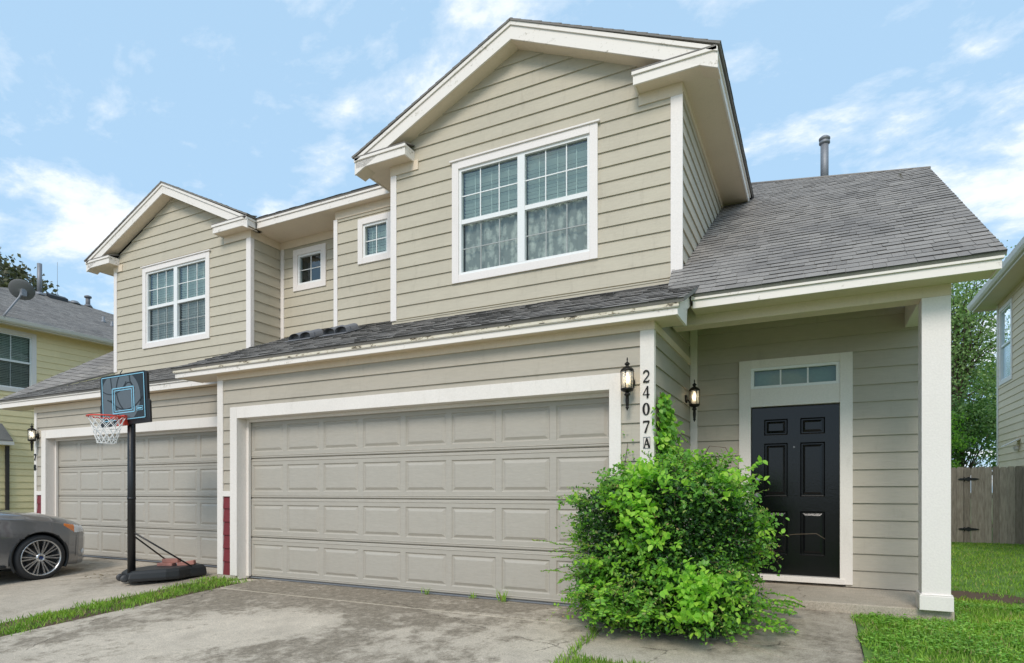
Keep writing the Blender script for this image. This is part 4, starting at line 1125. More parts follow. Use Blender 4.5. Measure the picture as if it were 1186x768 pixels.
    ln(A_(.22, .10, .34, 130, 235), .016); ln(A_(-.36, -.26, .26, 5, 75), .016); ln(A_(.05, .18, .34, 215, 325), .016); ln(A_(-.20, .36, .30, 230, 330), .012); ln([(-.22, .28), (-.20, .12), (-.17, .06)], .014); ln(A_(.10, .12, .07, 0, 200), .014); ln([(.12, .28), (.13, .2), (.2, .1)], .02)
    mb.build('seam_graphic', BDARK, bb)
    mb = MB()
    def rect(x0, x1, y0, y1, ww, n_=.023): ln([(x0, y0), (x1, y0)], ww, n_); ln([(x1, y0), (x1, y1)], ww, n_); ln([(x1, y1), (x0, y1)], ww, n_); ln([(x0, y1), (x0, y0)], ww, n_)
    rect(-.375, .375, -.29, .29, .010); rect(-.19, .19, -.20, .13, .013, .0235); rect(-.155, .155, -.17, .10, .010, .0235); rect(.23, .34, -.19, -.14, .006, .0235)
    ln([(.245, -.165), (.325, -.165)], .018, .0238)
    mb.build('board_lines', BLUE, bb)
    # bracket behind board
    mb = MB(); 
    for z in (2.22, 2.36): mb.tube([Vector((hx + .01, hy + .03, z)), bc + nrm * -.02 + Vector((0, 0, z - 2.405))], .018, 6)
    mb.tube([Vector((hx + .05, hy, 2.30)), Vector((hx + .13, hy + .03, 2.30))], .012, 8); mb.lathe(Vector((hx + .13, hy + .03, 2.28)), [(.018, 0), (.018, .04)], 10)
    mb.build('bracket', BLACK, T)
    # rim
    rc = bc + nrm * .25 ; rc.z = 2.125
    mb = MB(); rr_ = .212
    mb.tube([rc + Vector((math.cos(t) * rr_, math.sin(t) * rr_, 0)) for t in [2 * math.pi * k / 32 for k in range(33)]], .010, 8)
    q = bc + nrm * .03; q.z = 2.105
    for s in (-1, 1): mb.tube([q + ux * .05 * s, rc - nrm * rr_ * .86 + ux * .11 * s], .009, 6)
    Q = lambda a_, b_, c_: q + ux * a_ + Vector((0, 0, b_)) + nrm * c_
    mb.fbox(Q, -.07, .07, -.07, .06, -.03, .03); mb.fbox(Q, -.07, .07, .02, .035, .03, .12)
    mb.build('rim', RED, T)
    # net
    mb = MB(); rows, k2 = 6, 12
    def np_(i, j, sh): 
        t = i / rows; rad_ = .207 * (1 - .50 * t ** .8); w_ = 2 * math.pi * (j + sh * .5) / k2; return rc + Vector((math.cos(w_) * rad_, math.sin(w_) * rad_, -.40 * t * .85))
    for j in range(k2):
        for dsg in (1, -1):
            pts = []
            for i in range(rows + 1): pts.append(np_(i, j, dsg * i))
            mb.tube(pts, .0042, 5, cap=False)
    for i in (3, 5, 6):
        mb.tube([np_(i, j, i) for j in range(k2 + 1)], .004, 4, cap=False)
    mb.build('net', NETW, T)
    # red bricks on the base
    for (a_, b_, rot, z, lb) in ((-.14, .42, .1, .165, 'reddish brick lying flat on the black hoop base, nearer the pole'), (.05, .62, .35, .185, 'reddish brick propped at an angle on the hoop base, farther from the pole'), (-.12, .48, .2, .222, 'reddish brick laid on top of another brick on the hoop base')):
        mb = MB(); c_ = L(a_, b_, z + .0); dx = Vector((math.cos(rot + .3), math.sin(rot + .3), .15 if rot > .3 else 0)).normalized(); dy_ = Vector((0, 0, 1)).cross(dx).normalized(); dz = dx.cross(dy_)
        FF = lambda u, v, n_: c_ + dx * u + dy_ * n_ + dz * v
        mb.fbox(FF, -.11, .11, -.028, .028, -.05, .05)
        tag(mb.build('brick', BRICK, None, bevel=.006), lb, 'brick', 'bricks weighing down the hoop base')
make_hoop()

# ================================================================== CAR
def make_car():
    T = thing('parked_car', 'dark grey sedan parked nose first at the left garage door', 'car', (-10.78, 4.77, -.10))
    ox, oy, oz = -10.78, 4.77, -.10
    W = lambda x, y, z: (ox - y, oy + x, oz + z)   # local x fwd, y left
    # stations: x, half width, z hood/roof centre, z shoulder, bottom
    st = [(.80, .38, .60, .56, .30), (.785, .50, .70, .63, .22), (.74, .61, .765, .69, .18), (.66, .72, .82, .755, .17), (.55, .81, .865, .80, .17), (.38, .885, .915, .85, .18), (.15, .92, .965, .90, .19), (-.2, .93, 1.01, .94, .2), (-.55, .93, 1.04, .965, .2), (-.80, .93, 1.055, .975, .2),
          (-1.25, .93, 1.27, .945, .2), (-1.6, .93, 1.43, .95, .2), (-2.0, .93, 1.475, .955, .2), (-2.6, .93, 1.46, .965, .2), (-3.1, .93, 1.34, .98, .2), (-3.5, .925, 1.15, .99, .2), (-3.75, .90, 1.10, .98, .22), (-3.95, .86, 1.07, .95, .25), (-4.02, .80, .95, .85, .32)]
    st = np.array(st); xs = st[:, 0][::-1]
    def sv(x, k): return float(np.interp(x, xs, st[:, k][::-1]))
    X = np.concatenate([np.linspace(.80, .66, 16), np.linspace(.652, .25, 54), np.linspace(.235, -1.6, 100), np.linspace(-1.62, -4.02, 100)])
    def section(x):
        hw, zt, zs_, zb = [sv(x, k) for k in (1, 2, 3, 4)]; zs_ -= .045 * max(0, min(1, (x + 1.2) / .6)) * max(0, min(1, (.86 - x) / .3))
        cab = max(0.0, min(1.0, (zt - zs_ - .10) / .15))
        pts = [(0, zb), (hw * .80, zb), (hw * .93, zb + .015), (hw * .965, zb + .10), (hw * .985, zb + (zs_ - zb) * .42), (hw * 1.0, zb + (zs_ - zb) * .68), (hw * .992, zb + (zs_ - zb) * .86), (hw * .985, zs_ - .03), (hw * .945, zs_ + .004)]
        hood = [(hw * .86, zs_ + (zt - zs_) * .42), (hw * .72, zs_ + (zt - zs_) * .66), (hw * .45, zs_ + (zt - zs_) * .88), (hw * .2, zs_ + (zt - zs_) * .98), (0, zt)]
        roof = [(hw * .87, zs_ + (zt - zs_) * .30), (hw * .70, zs_ + (zt - zs_) * .84), (hw * .60, zs_ + (zt - zs_) * .95), (hw * .30, zs_ + (zt - zs_) * .995), (0, zt)]
        pts += [(h[0] * (1 - cab) + r[0] * cab, h[1] * (1 - cab) + r[1] * cab) for h, r in zip(hood, roof)]
        P = np.array(pts); s = np.concatenate([[0], np.cumsum(np.linalg.norm(np.diff(P, axis=0), axis=1))])
        out = []
        for i in range(len(P) - 1):
            m = 9 if i in (5, 6) else 5 if i in (3, 4, 7) else 4 if i in (9,) else 3
            for k in range(m):
                t = k / m; p0, p1, p2, p3 = P[max(i - 1, 0)], P[i], P[i + 1], P[min(i + 2, len(P) - 1)]
                q = .5 * ((2 * p1) + (-p0 + p2) * t + (2 * p0 - 5 * p1 + 4 * p2 - p3) * t * t + (-p0 + 3 * p1 - 3 * p2 + p3) * t ** 3)
                out.append((q[0], q[1], i))
        out.append((P[-1][0], P[-1][1], len(P) - 2))
        return out, cab
    secs = [section(x) for x in X]; m = len(secs[0][0])
    ar = .365; axles = [(0, .33), (-2.85, .33)]
    grid = {}
    for i, x in enumerate(X):
        for j, (y, z, seg) in enumerate(secs[i][0]):
            xx, zz = x, z
            if y > .5:
                for (cx, cz) in axles:
                    r_ = math.hypot(xx - cx, zz - cz)
                    if ar - .018 < r_ < ar + .014: xx, zz = cx + (xx - cx) * ar / r_, cz + (zz - cz) * ar / r_
            grid[i, j] = (xx, y, zz, seg)
    body = MB(); glass = MB(); head = [MB(), MB()]; seam = MB()
    for s in (-1, 1):
        V = [W(g[0], g[1] * s, g[2]) for g in (grid[i, j] for i in range(len(X)) for j in range(m))]
        fb = []; fg = []
        hb = []; ho = []
        for i in range(len(X) - 1):
            for j in range(m - 1):
                q = (i * m + j, i * m + j + 1, (i + 1) * m + j + 1, (i + 1) * m + j)
                if s > 0: q = q[::-1]
                cs = [grid[a] for a in ((i, j), (i, j + 1), (i + 1, j + 1), (i + 1, j))]
                cx = sum(c[0] for c in cs) / 4; cy = sum(c[1] for c in cs) / 4; cz = sum(c[2] for c in cs) / 4; seg = cs[0][3]
                if cy > .45 and any(math.hypot(cx - a, cz - b) < ar for a, b in axles): continue
                cab = secs[i][1]
                isg = False
                if cab > .0:
                    if seg == 9 and -3.0 < cx < -1.15 and not (-2.14 < cx < -2.06): isg = True
                    if seg >= 9 and -1.5 < cx < -.86 and cy < sv(cx, 1) * .80: isg = True
                    if seg >= 10 and -3.45 < cx < -3.02 and cy < sv(cx, 1) * .66: isg = True
                if isg: fg.append(q); continue
                # headlight outline in (x,z)
                zl = .60 + (.72 - .60) * 0; 
                top = .795 - max(0, cx - .32) * .16; bot = .78 - (cx - .28) * .62 if cx < .48 else .655
                if .30 < cx < .76 and bot < cz < top and cy > .40 and seg < 9:
                    (ho if cx < .47 else hb).append(q)
                    continue
                fb.append(q)
        body.add(V, fb, True); glass.add(V, fg, True)
        head[0].add(V, hb, True); head[1].add(V, ho, True)
    body.add([W(g[0], g[1], g[2]) for g in (grid[0, j] for j in range(m))] + [W(g[0], -g[1], g[2]) for g in (grid[0, j] for j in range(m - 1, -1, -1))], [tuple(range(2 * m))])
    n_ = len(X) - 1
    body.add([W(g[0], g[1], g[2]) for g in (grid[n_, j] for j in range(m))] + [W(g[0], -g[1], g[2]) for g in (grid[n_, j] for j in range(m - 1, -1, -1))], [tuple(range(2 * m))[::-1]])
    bo = body.build('body', CARP, T)
    glass.build('car_window', CARGL, T); 
    head[0].build('headlight', HLG, T); head[1].build('headlight_marker', ORANGE, T)
    for s in (-1, 1):
        mb = MB(); mb.lathe(W(.50, s * .70, .70), [(.055, .0), (.05, .05), (.02, .06)], 16, (.5 * -s, .86, 0)); mb.build('headlight_lamp', RIMM, T)
        mb = MB(); P_ = []
        for x_ in np.linspace(-.42, -2.45, 24):
            hw = sv(x_, 1); P_.append(W(x_, s * (hw * .975), .235))
        mb.tube(P_, .018, 6); mb.build('side_skirt', PLAST, T)
    # arches: lip + liner
    for (cx, cz) in axles:
        for s in (-1, 1):
            mb = MB(); vs = []
            n = 30
            for k in range(n + 1):
                a_ = R(-28 + 236 * k / n)
                hw = sv(cx + ar * math.cos(a_), 1)
                yo = hw * (.985 if True else 1)
                for (rr_, yy) in ((ar + .020, yo - .004), (ar + .014, yo + .006), (ar - .012, yo + .004), (ar - .012, yo - .05), (ar + .02, .55)):
                    vs.append(W(cx + rr_ * math.cos(a_), yy * s, cz + rr_ * math.sin(a_)))
            mb.add(vs, [(5 * k + e, 5 * k + e + 1, 5 * k + 6 + e, 5 * k + 5 + e) for k in range(n) for e in range(4)], True)
            mb.mi = 0
            mb.build('wheel_arch', PLAST, T)
            # wheel
            cy = .815 * s; ax = Vector((1, 0, 0)) * (-s)
            wc = Vector(W(cx, cy, .325)); wheel = MB()
            wheel.lathe(wc - ax * .11, [(.215, 0), (.235, .0), (.29, .005), (.318, .03), (.325, .06), (.325, .16), (.318, .19), (.295, .215), (.262, .222), (.252, .215), (.252, .10), (.2, .1)], 48, ax)
            wo = wheel.build('wheel', TYRE, T)
            rm = MB(); rm.lathe(wc - ax * .11, [(.252, .205), (.258, .217), (.252, .224), (.240, .216), (.234, .16), (.234, .09)], 48, ax, cap=False)
            up_ = Vector((0, 0, 1)); e1 = Vector((0, 1, 0)); e2 = up_
            for k in range(10):
                for dd in (-.085, .085):
                    t = 2 * math.pi * k / 10 + dd; t2 = 2 * math.pi * k / 10 + dd * 1.25
                    d0 = e1 * math.cos(t) + e2 * math.sin(t); d1 = e1 * math.cos(t2) + e2 * math.sin(t2)
                    a0 = wc + d0 * .05 + ax * .085; a1 = wc + d1 * .242 + ax * .098
                    tn = ax.cross(d1).normalized() * .0095
                    rm.prism([a0 - tn * .8, a0 + tn * .8, a1 + tn, a1 - tn], -ax * .022)
            rm.lathe(wc, [(.060, .05), (.062, .085), (.05, .098), (.034, .10), (.033, .094), (.0, .094)], 20, ax)
            for k in range(5):
                t = 2 * math.pi * (k + .5) / 5; rm.lathe(wc + (e1 * math.cos(t) + e2 * math.sin(t)) * .048 + ax * .085, [(.008, 0), (.008, .016)], 8, ax)
            rm.build('wheel_rim', RIMM, wo)
            mb2 = MB(); vs = [wc + ax * .1005 + e1 * (.028 * math.cos(2 * math.pi * k / 20)) + e2 * (.018 * math.sin(2 * math.pi * k / 20)) for k in range(20)]
            mb2.add(vs, [tuple(range(20))]); mb2.build('hub_emblem', simple('emblem_blue' + str(cx) + str(s), (.02, .04, .14), .3), wo)
            bd = MB(); bd.lathe(wc - ax * .02, [(.16, 0), (.16, .02)], 32, ax); bd.build('brake_disc', simple('brake' + str(cx) + str(s), (.08, .08, .08), .4, .8), wo)
    # underbody
    mb = MB(); P = [W(.42, -.60, .22), W(.42, .60, .22), W(-3.8, .78, .24), W(-3.8, -.78, .24)]; mb.prism(P, (0, 0, .02)); mb.build('underbody', DARK, T)
    # seams: door front, rear, bumper, hood
    def seam_line(x0f, z0, z1, s, mbx, w=.004):
        prev = None
        for k in range(25):
            z = z0 + (z1 - z0) * k / 24; x = x0f(z)
            ss, _ = section(x); best = min(((abs(q[1] - z), q[0]) for q in ss if q[0] > .6), default=None)
            if best is None: continue
            qs = sorted(((q[1], q[0]) for q in ss if q[0] > .55 and q[2] < 9)); y = float(np.interp(z, [q[0] for q in qs], [q[1] for q in qs]))
            p = (x, (y + .0015), z)
            if prev: mbx.add([W(prev[0] - w, prev[1] * s, prev[2]), W(prev[0] + w, prev[1] * s, prev[2]), W(p[0] + w, p[1] * s, p[2]), W(p[0] - w, p[1] * s, p[2])], [(0, 1, 2, 3)])
            prev = p
    sm_ = MB()
    for s in (-1, 1):
        seam_line(lambda z: -.60 + .05 * ((z - .6) / .35), .27, .90, s, sm_)
        seam_line(lambda z: -1.72, .27, .94, s, sm_); seam_line(lambda z: -2.45 + .3 * max(0, z - .6), .45, .94, s, sm_)
        seam_line(lambda z: .50, .30, .62, s, sm_, .003)
    sm_.build('panel_seam', DARK, T)
    # grille and fog lamps
    mb = MB()
    for k in range(5): mb.box(ox - .36, ox + .36, oy + .79, oy + .812, oz + .40 + k * .035, oz + .415 + k * .035)
    mb.build('grille', PLAST, T)
    for s in (-1, 1):
        mb = MB(); mb.lathe(W(.63, s * .68, .36), [(.0, -.02), (.045, 0), (.05, .03), (.03, .05)], 14, (.35 * -s, .94, 0)); mb.build('fog_lamp', HLG, T)
        mb = MB(); c_ = W(-1.02, s * 1.02, 1.0); vs = []
        mb.lathe((c_[0], c_[1] - .05, c_[2]), [(.03, 0), (.085, .02), (.10, .08), (.06, .13), (.01, .14)], 14, (0, 1, 0)); mb.tube([(c_[0], c_[1], c_[2] - .03), W(-1.05, s * .86, .955)], .02, 8)
        mb.build('side_mirror', CARP, T)
make_car()

# ================================================================== YELLOW HOUSE (left)
def yellow():
    X = -19.4; T = thing('yellow_house', 'pale yellow two storey house with satellite dish behind the grey car', 'house', (X, 9, 0))
    F = Fy(X)
    siding('siding_wall', F, [(5.2, -.1), (13.5, -.1), (13.5, 5.62), (5.2, 5.62)], [(8.18, 9.15, 3.95, 5.4)], SIDEY, T, .0)
    siding('siding_wall', frame((0, 5.2, 0), (1, 0, 0), (0, -1, 0)), [(-27.5, -.1), (X, -.1), (X, 5.62), (-27.5, 5.62)], [], SIDEY, T, .0)
    w = window(T, F, 8.08, 9.25, 3.85, 5.52, 1, 2, 1, blind='slats', cap=False, cw=.11, casing=TRIMW)
    mb = MB(); mb.box(X - .4, X + .40, 4.8, 15, 5.60, 5.62); mb.box(-27.9, X - .4, 4.8, 5.2, 5.60, 5.62); mb.build('soffit', SOFF, T)
    mb = MB(); mb.box(X + .38, X + .40, 4.8, 15, 5.56, 5.70); mb.box(-27.9, X + .4, 4.79, 4.81, 5.56, 5.70); mb.build('fascia', TRIM, T)
    mb = MB(); mb.prism([(X + .40, 4.75, 5.60), (X + .45, 4.75, 5.59), (X + .49, 4.75, 5.63), (X + .52, 4.75, 5.71), (X + .40, 4.75, 5.71)], (0, 10.3, 0)); mb.build('gutter', TRIM, T)
    # hip roof. right face plane z = 5.72+.5*(X+.45 - x)
    xe = X + .45; L = math.hypot(1, .5)
    def rf(x, y): return ((y - 0), (xe - x) * L)
    shingles('roof', (xe, 0, 5.72), (0, 1, 0), (-1, 0, .5), [rf(xe, 4.75), rf(xe, 15.0), rf(-22.3, 13.6), rf(-23.1, 11.4), rf(-23.1, 10.85)], SHINGF, T, expo=.14, rnd=.8)
    Lf = math.hypot(1, .62)
    mb = MB(); A = (xe, 4.75, 5.72); B = (-23.1, 10.85, 5.72 + .5 * (xe + 23.1)); Bc = (-23.1, 11.4, B[2]); Cc = (-22.3, 13.6, 5.72 + .5 * (xe + 22.3)); Dd = (xe, 15, 5.72); E = (-27.5, 4.75, 5.72); G_ = (-27.5, 15, 5.72)
    mb.add([A, B, E], [(0, 2, 1)]); mb.add([B, Bc, G_, E], [(0, 1, 2, 3)]); mb.add([Bc, Cc, Dd, G_], [(0, 1, 2, 3)]); mb.build('roof_back', SHINGF, T)
    def rz(x): return 5.72 + .5 * (xe - x)
    # vents
    def pipe(x, y, h, r, cap=False):
        mb = MB(); z = rz(x); mb.lathe((x, y, z - .05), [(r, 0), (r, h)], 12)
        if cap: mb.lathe((x, y, z + h - .07), [(r, 0), (r * 1.6, .01), (r * 1.6, .06), (r * .8, .09)], 12)
        mb.lathe((x, y, z - .04), [(r * 2.2, 0), (r * 1.2, .1)], 12); mb.build('vent_pipe', METAL if not cap else GREYV, T)
    pipe(-22.75, 10.95, 1.05, .07); pipe(-22.8, 12.46, .35, .07, True); pipe(-21.0, 11.95, .22, .04); pipe(-20.7, 12.05, .2, .04); pipe(-22.75, 12.0, .12, .09)
    mb = MB(); mb.prism([(-22.75, 11.15, rz(-22.75)), (-22.75, 11.7, rz(-22.75)), (-22.55, 11.7, rz(-22.55)), (-22.55, 11.15, rz(-22.55))], (0, 0, .12)); mb.build('ridge_vent', PLAST, T)
    mb = MB(); mb.tube([(-22.9, 11.55, rz(-22.9)), (-22.9, 11.55, rz(-22.9) + 1.2)], .006, 5); mb.build('antenna', METAL, T)
    # dish
    b = Vector((-18.98, 8.30, 5.72))
    mb = MB(); mb.tube([b, b + Vector((-.02, .12, .20)), b + Vector((.02, .36, .62)), b + Vector((.02, .42, .80))], .028, 8); mb.lathe(b - Vector((0, 0, .03)), [(.1, 0), (.1, .02)], 8)
    mb.box(b.x - .02, b.x + .09, b.y + .38, b.y + .50, b.z + .66, b.z + .84); mb.build('dish_arm', METAL, T)
    dc = b + Vector((.02, .38, .86)); ax = Vector((-.62, .50, .60)).normalized(); mb = MB()
    mb.lathe(dc + Vector((0, .02, -.06)), [(.0, 0), (.09, .005), (.17, .018), (.24, .036), (.285, .055), (.29, .06), (.24, .042), (.14, .018), (.0, .006)], 32, ax); mb.build('satellite_dish', simple('dish_grey', (.16, .16, .16), .5), T)
    # little lower roof and downspout at far left
    mb = MB(); P = [(X, 6.5, 2.95), (X, 8.75, 2.95)]
    mb.prism([(X, 6.3, 2.95), (X, 8.45, 2.95), (X + .20, 8.62, 2.50), (X + .20, 6.1, 2.50)], (0, 0, .04)); mb.build('bay_roof', SHINGF, T)
    mb = MB(); mb.box(X, X + .22, 6.1, 8.64, 2.40, 2.49); mb.build('bay_fascia', TRIM, T)
    mb = MB(); mb.box(X + .01, X + .07, 8.52, 8.60, 0, 2.38); mb.build('downspout', simple('dark_spout', (.05, .04, .035), .6), T)
yellow()

# ================================================================== RIGHT NEIGHBOUR
def rightn():
    X = 4.4; T = thing('cream_house', 'cream sided two storey house beyond the wooden fence on the right', 'house', (X, 20, 0))
    F = frame((X, 0, 0), (0, 1, 0), (-1, 0, 0))
    siding('siding_wall', F, [(10.5, -.1), (20.65, -.1), (20.65, 6.2), (10.5, 6.2)], [(19.28, 20.35, 4.05, 5.95)], SIDEN, T, .0)
    siding('siding_wall', frame((0, 20.65, 0), (1, 0, 0), (0, 1, 0)), [(X, -.1), (12, -.1), (12, 6.2), (X, 6.2)], [], SIDEN, T, .0)
    siding('siding_wall', Fx(10.5), [(X, -.1), (12, -.1), (12, 6.2), (X, 6.2)], [], SIDEN, T, .0)
    mb = MB(); mb.box(X - .03, X, 20.53, 20.65, 0, 6.18); mb.build('corner_board', TRIM, T)
    window(T, F, 19.22, 20.42, 3.98, 6.02, 1, 1, 1, blind=None, cap=False, cw=.1)
    mb = MB(); mb.box(X - .48, 12.5, 10.0, 21.0, 6.2, 6.22); mb.build('soffit', SOFF, T)
    mb = MB(); mb.box(X - .50, X - .48, 10.0, 21.0, 6.16, 6.32); mb.box(X - .5, 12.5, 21.0, 21.02, 6.16, 6.32); mb.box(X - .5, 12.5, 9.98, 10.0, 6.16, 6.32); mb.build('fascia', TRIM, T)
    mb = MB(); mb.prism([(X - .50, 9.95, 6.22), (X - .56, 9.95, 6.21), (X - .60, 9.95, 6.26), (X - .63, 9.95, 6.35), (X - .50, 9.95, 6.35)], (0, 11.05, 0)); mb.build('gutter', TRIMW, T)
    mb = MB(); A = [(X - .5, 9.95, 6.34), (12.5, 9.95, 6.34), (12.5, 21.0, 6.34), (X - .5, 21.0, 6.34)]; t = (8.4, 14, 8.3); t2 = (8.4, 18, 8.3)
    mb.add(A + [t, t2], [(0, 1, 4), (1, 2, 5, 4), (2, 3, 5), (3, 0, 4, 5), (0, 3, 2, 1)]); mb.build('roof', SHINGF, T)
    mb = MB(); mb.prism([(X - .02, 18.55, 2.42), (X - .02, 18.85, 2.42), (X - .32, 18.85, 2.26), (X - .32, 18.55, 2.26)], (0, 0, .02)); mb.lathe((X - .06, 18.7, 2.15), [(.04, 0), (.06, .05), (.05, .12)], 10); mb.build('wall_light', TRIMW, T)
rightn()

# ================================================================== FENCE
def fence():
    T = thing('wooden_fence', 'weathered grey brown picket fence with gate and black strap hinges', 'fence', (3, 18, 0))
    pk = MB(); x = -.6
    def picket(mb, x, w):
        h = 1.75 + random.uniform(-.015, .015); z0 = -.06; y = 18 + random.uniform(-.004, .004)
        mb.prism([(x, y, z0), (x + w, y, z0), (x + w, y, h - .035), (x + w - .022, y, h), (x + .022, y, h), (x, y, h - .035)], (0, .018, 0))
    gate = MB(); pk2 = MB()
    while x < 4.38:
        w = random.uniform(.128, .14)
        picket(gate if 3.2 <= x < 4.25 else pk if x < 3.2 else pk2, x, w); x += w + random.uniform(.002, .012)
    pk.build('pickets', CEDAR, T); pk2.build('pickets', CEDAR, T); g = gate.build('gate', CEDAR, T)
    mb = MB()
    for z in (.3, 1.0, 1.55): mb.box(-.6, 4.38, 18.03, 18.07, z, z + .09)
    for xx in (-.6, 1.0, 3.12, 4.28): mb.box(xx, xx + .09, 18.07, 18.16, -.1, 1.75)
    mb.build('rails', CEDAR, T)
    for z in (1.46, .26):
        mb = MB(); y = 17.985
        mb.prism([(3.06, y, z), (3.10, y, z - .022), (3.22, y, z - .03), (3.27, y, z - .055), (3.32, y, z - .03), (3.42, y, z - .022), (3.49, y, z), (3.42, y, z + .022), (3.32, y, z + .03), (3.27, y, z + .055), (3.22, y, z + .03), (3.10, y, z + .022)], (0, .008, 0))
        mb.tube([(3.19, y - .004, z - .05), (3.19, y - .004, z + .05)], .010, 8)
        mb.build('hinge', BLACK, g)
fence()

# ================================================================== TREES
def tree(name, label, base, height, crown_c, crown_r, nleaf, lsize, mat, trunk_r=.15, gaps=.35, clusters=60, group=None, seed=0, shell=.5):
    r = np.random.default_rng(seed); T = thing(name, label, 'tree', base, group)
    base = np.array(base, float); cc = np.array(crown_c, float); cr = np.array(crown_r, float)
    tb = MB(); top = cc + np.array([0, 0, cr[2] * .3])
    mid = (base + top) / 2 + r.normal(size=3) * .15
    tb.tube([base - [0, 0, .3], base * .7 + mid * .3, mid, top], [trunk_r, trunk_r * .85, trunk_r * .6, trunk_r * .2], 10)
    P = []; Dv = []
    cl = []
    for i in range(clusters):
        d = unit(r.normal(size=3)); k = r.uniform(shell, 1) ; p = cc + cr * d * k * (1 + .15 * math.sin(d[0] * 5 + d[2] * 4 + seed)); cl.append(p)
        f = r.uniform(.35, .95); s = base * (1 - f) + top * f
        if s[2] > p[2] + .5: s = base * .4 + top * .6
        m_ = (s + p) / 2 + r.normal(size=3) * .2 + np.array([0, 0, .2])
        tb.tube([s, m_, p], [trunk_r * .25, trunk_r * .13, trunk_r * .04], 5, cap=False)
    per = nleaf // clusters
    for p in cl:
        sz = r.uniform(.5, 1.2) * cr.mean() * .30 * (1 - gaps * .5)
        q = p + r.normal(size=(per, 3)) * sz * np.array([1, 1, .55]); P.append(q)
        Dv.append(r.normal(size=(per, 3)) + np.array([0, 0, -.3]))
    P = np.concatenate(P); Dv = np.concatenate(Dv)
    leaves_mesh('crown', P, Dv, r.uniform(.6, 1.2, len(P)) * lsize, .33, [mat], T, None, .15)
    tb.build('trunk', BARK, T)
g_ = 'trees behind the wooden fence'
tree('leafy_tree', 'tall airy light green tree rising behind the fence, sky showing through', (5.0, 29, -.2), 11, (4.9, 29, 7.2), (2.5, 2.2, 3.6), 13000, .13, LF_TREE, .2, .6, 90, g_, 1, .25)
tree('leafy_tree', 'dark green bushy tree low behind the gate', (4.6, 25.5, -.2), 5, (4.3, 25.5, 3.3), (1.7, 1.3, 1.5), 15000, .10, LF_TREED, .12, .3, 50, g_, 2, .2)
tree('leafy_tree', 'small bright green tree just behind the fence beside the white post', (3.05, 22.0, -.2), 4, (3.0, 22.0, 2.7), (.95, .9, 1.0), 9000, .085, LF_TREEB, .08, .3, 30, g_, 3, .2)
tree('leafy_tree', 'distant dark tree at the left of the group behind the fence', (2.5, 36, -.2), 9, (2.2, 36, 4.6), (3.2, 2.5, 3.8), 16000, .17, LF_TREED, .25, .4, 60, g_, 4, .2)
tree('leafy_tree', 'distant full crowned tree hidden partly by the cream house', (9.5, 37, -.2), 9, (9.3, 37, 4.8), (3.6, 2.5, 3.8), 16000, .18, LF_TREED, .25, .4, 60, g_, 5, .2)
tree('oak_tree', 'sparse grey green oak crown above the yellow house roof', (-41.5, 15, -.2), 15, (-42.6, 17.8, 12.6), (3.0, 3.2, 2.3), 5200, .30, LF_OAK, .35, .7, 34, None, 6, .4)
tree('young_tree', 'bright green branch tips by the yellow house gutter at the left edge', (-17.6, 6.2, -.2), 5.7, (-17.6, 6.45, 5.0), (.7, .75, .75), 3500, .09, LF_TREEB, .06, .5, 26, None, 8, .3)

# ================================================================== SKY, LIGHT, CAMERA
SUN_EL, SUN_AZ = R(42), R(171)     # azimuth clockwise from +y (north)
w = bpy.data.worlds.new('World'); scn.world = w; w.use_nodes = True; nt = w.node_tree; nt.nodes.clear()
out = nd(nt, 'ShaderNodeOutputWorld'); bg = nd(nt, 'ShaderNodeBackground'); bg.inputs['Strength'].default_value = .13
sky = nd(nt, 'ShaderNodeTexSky', sky_type='NISHITA', sun_disc=False); sky.sun_elevation = SUN_EL; sky.sun_rotation = SUN_AZ; sky.air_density = 1.0; sky.dust_density = 1.2; sky.ozone_density = 2.0
tc = nd(nt, 'ShaderNodeTexCoord')
sep = nd(nt, 'ShaderNodeSeparateXYZ'); lk(nt, tc.outputs['Generated'], sep.inputs[0])
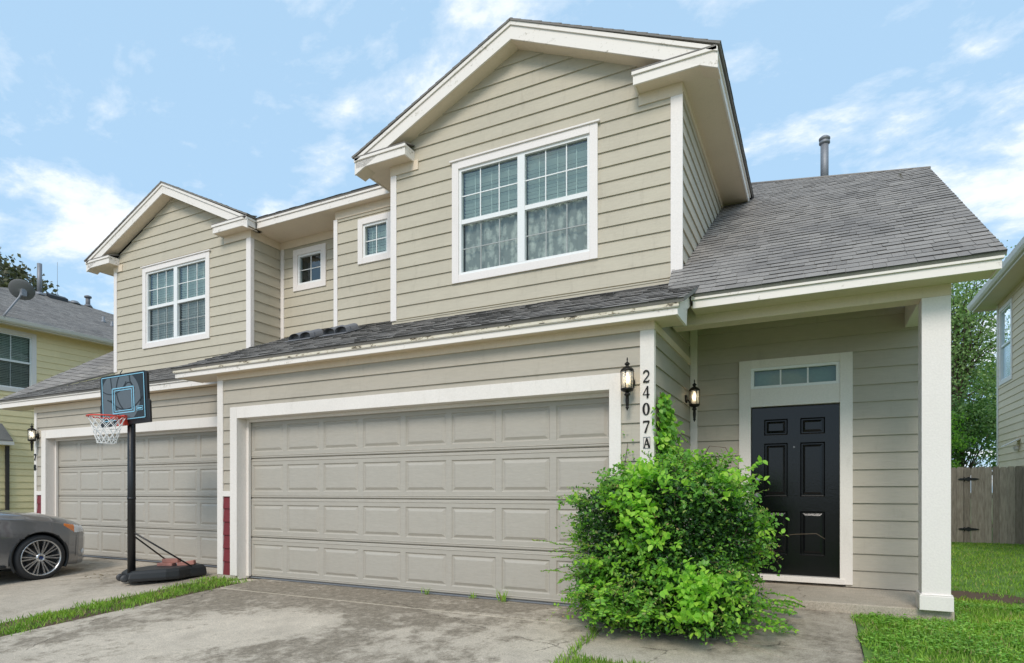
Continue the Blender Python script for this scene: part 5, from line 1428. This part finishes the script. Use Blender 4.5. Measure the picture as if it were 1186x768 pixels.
# project direction on a cloud layer plane
zc = mth(nt, 'ADD', mth(nt, 'MAXIMUM', sep.outputs[2], 0.0), .22)
cx = mth(nt, 'DIVIDE', sep.outputs[0], zc); cy = mth(nt, 'DIVIDE', sep.outputs[1], zc)
cb = nd(nt, 'ShaderNodeCombineXYZ'); lk(nt, cx, cb.inputs[0]); lk(nt, cy, cb.inputs[1])
def wn(scale, det, rough, loc, sc=(1, 1, 1), dist=0, rot=0):
    mp = nd(nt, 'ShaderNodeMapping'); mp.inputs['Location'].default_value = loc; mp.inputs['Scale'].default_value = sc; mp.inputs['Rotation'].default_value = (0, 0, rot)
    lk(nt, cb.outputs[0], mp.inputs['Vector']); n = nd(nt, 'ShaderNodeTexNoise', Scale=scale, Detail=det, Roughness=rough, Distortion=dist); lk(nt, mp.outputs[0], n.inputs['Vector']); return n.outputs['Fac']
n1 = wn(1.7, 9, .60, (7.3, 4.2, 0), (1, 1.2, 1), .25, .5); n2 = wn(5.0, 8, .64, (.3, 5.2, 0), (.9, 1.3, 1), .2, .6)
cl = mth(nt, 'ADD', mth(nt, 'MULTIPLY', n1, .66), mth(nt, 'MULTIPLY', n2, .34))
cf = ramp(nt, cl, [(.50, (0, 0, 0)), (.545, (.25, .25, .25)), (.585, (.7, .7, .7)), (.64, (1, 1, 1))])
# overcast veil base + clouds
veil = mix(nt, .80, sky.outputs[0], (3.15, 4.75, 6.35))
skyc = mix(nt, mth(nt, 'MULTIPLY', cf, .88), veil, (7.3, 7.35, 7.4))
lk(nt, skyc, bg.inputs[0]); lk(nt, bg.outputs[0], out.inputs[0])
sl = bpy.data.lights.new('sun', 'SUN'); sl.energy = 1.75; sl.angle = R(22); sl.color = (1, .92, .82)
so = bpy.data.objects.new('sun', sl); C.objects.link(so)
dirv = Vector((math.sin(SUN_AZ) * math.cos(SUN_EL), math.cos(SUN_AZ) * math.cos(SUN_EL), math.sin(SUN_EL)))
so.rotation_euler = (-dirv).to_track_quat('-Z', 'Y').to_euler()

cam = bpy.data.cameras.new('camera'); co = bpy.data.objects.new('camera', cam); C.objects.link(co)
co.location = (0, 0, 1.17); co.rotation_euler = (R(90), 0, .46294)
cam.sensor_width = 36; cam.sensor_fit = 'HORIZONTAL'; cam.lens = 706.15 / 1186 * 36; cam.shift_y = (569 - 384) / 1186; cam.clip_end = 3000; cam.clip_start = .05
scn.camera = co
scn.render.engine = 'CYCLES'
scn.view_settings.view_transform = 'Standard'; scn.view_settings.look = 'None'; scn.view_settings.exposure = 0.35; scn.view_settings.gamma = 1
scn.cycles.max_bounces = 8; scn.cycles.transparent_max_bounces = 12
scn.render.resolution_x = 1024; scn.render.resolution_y = 663
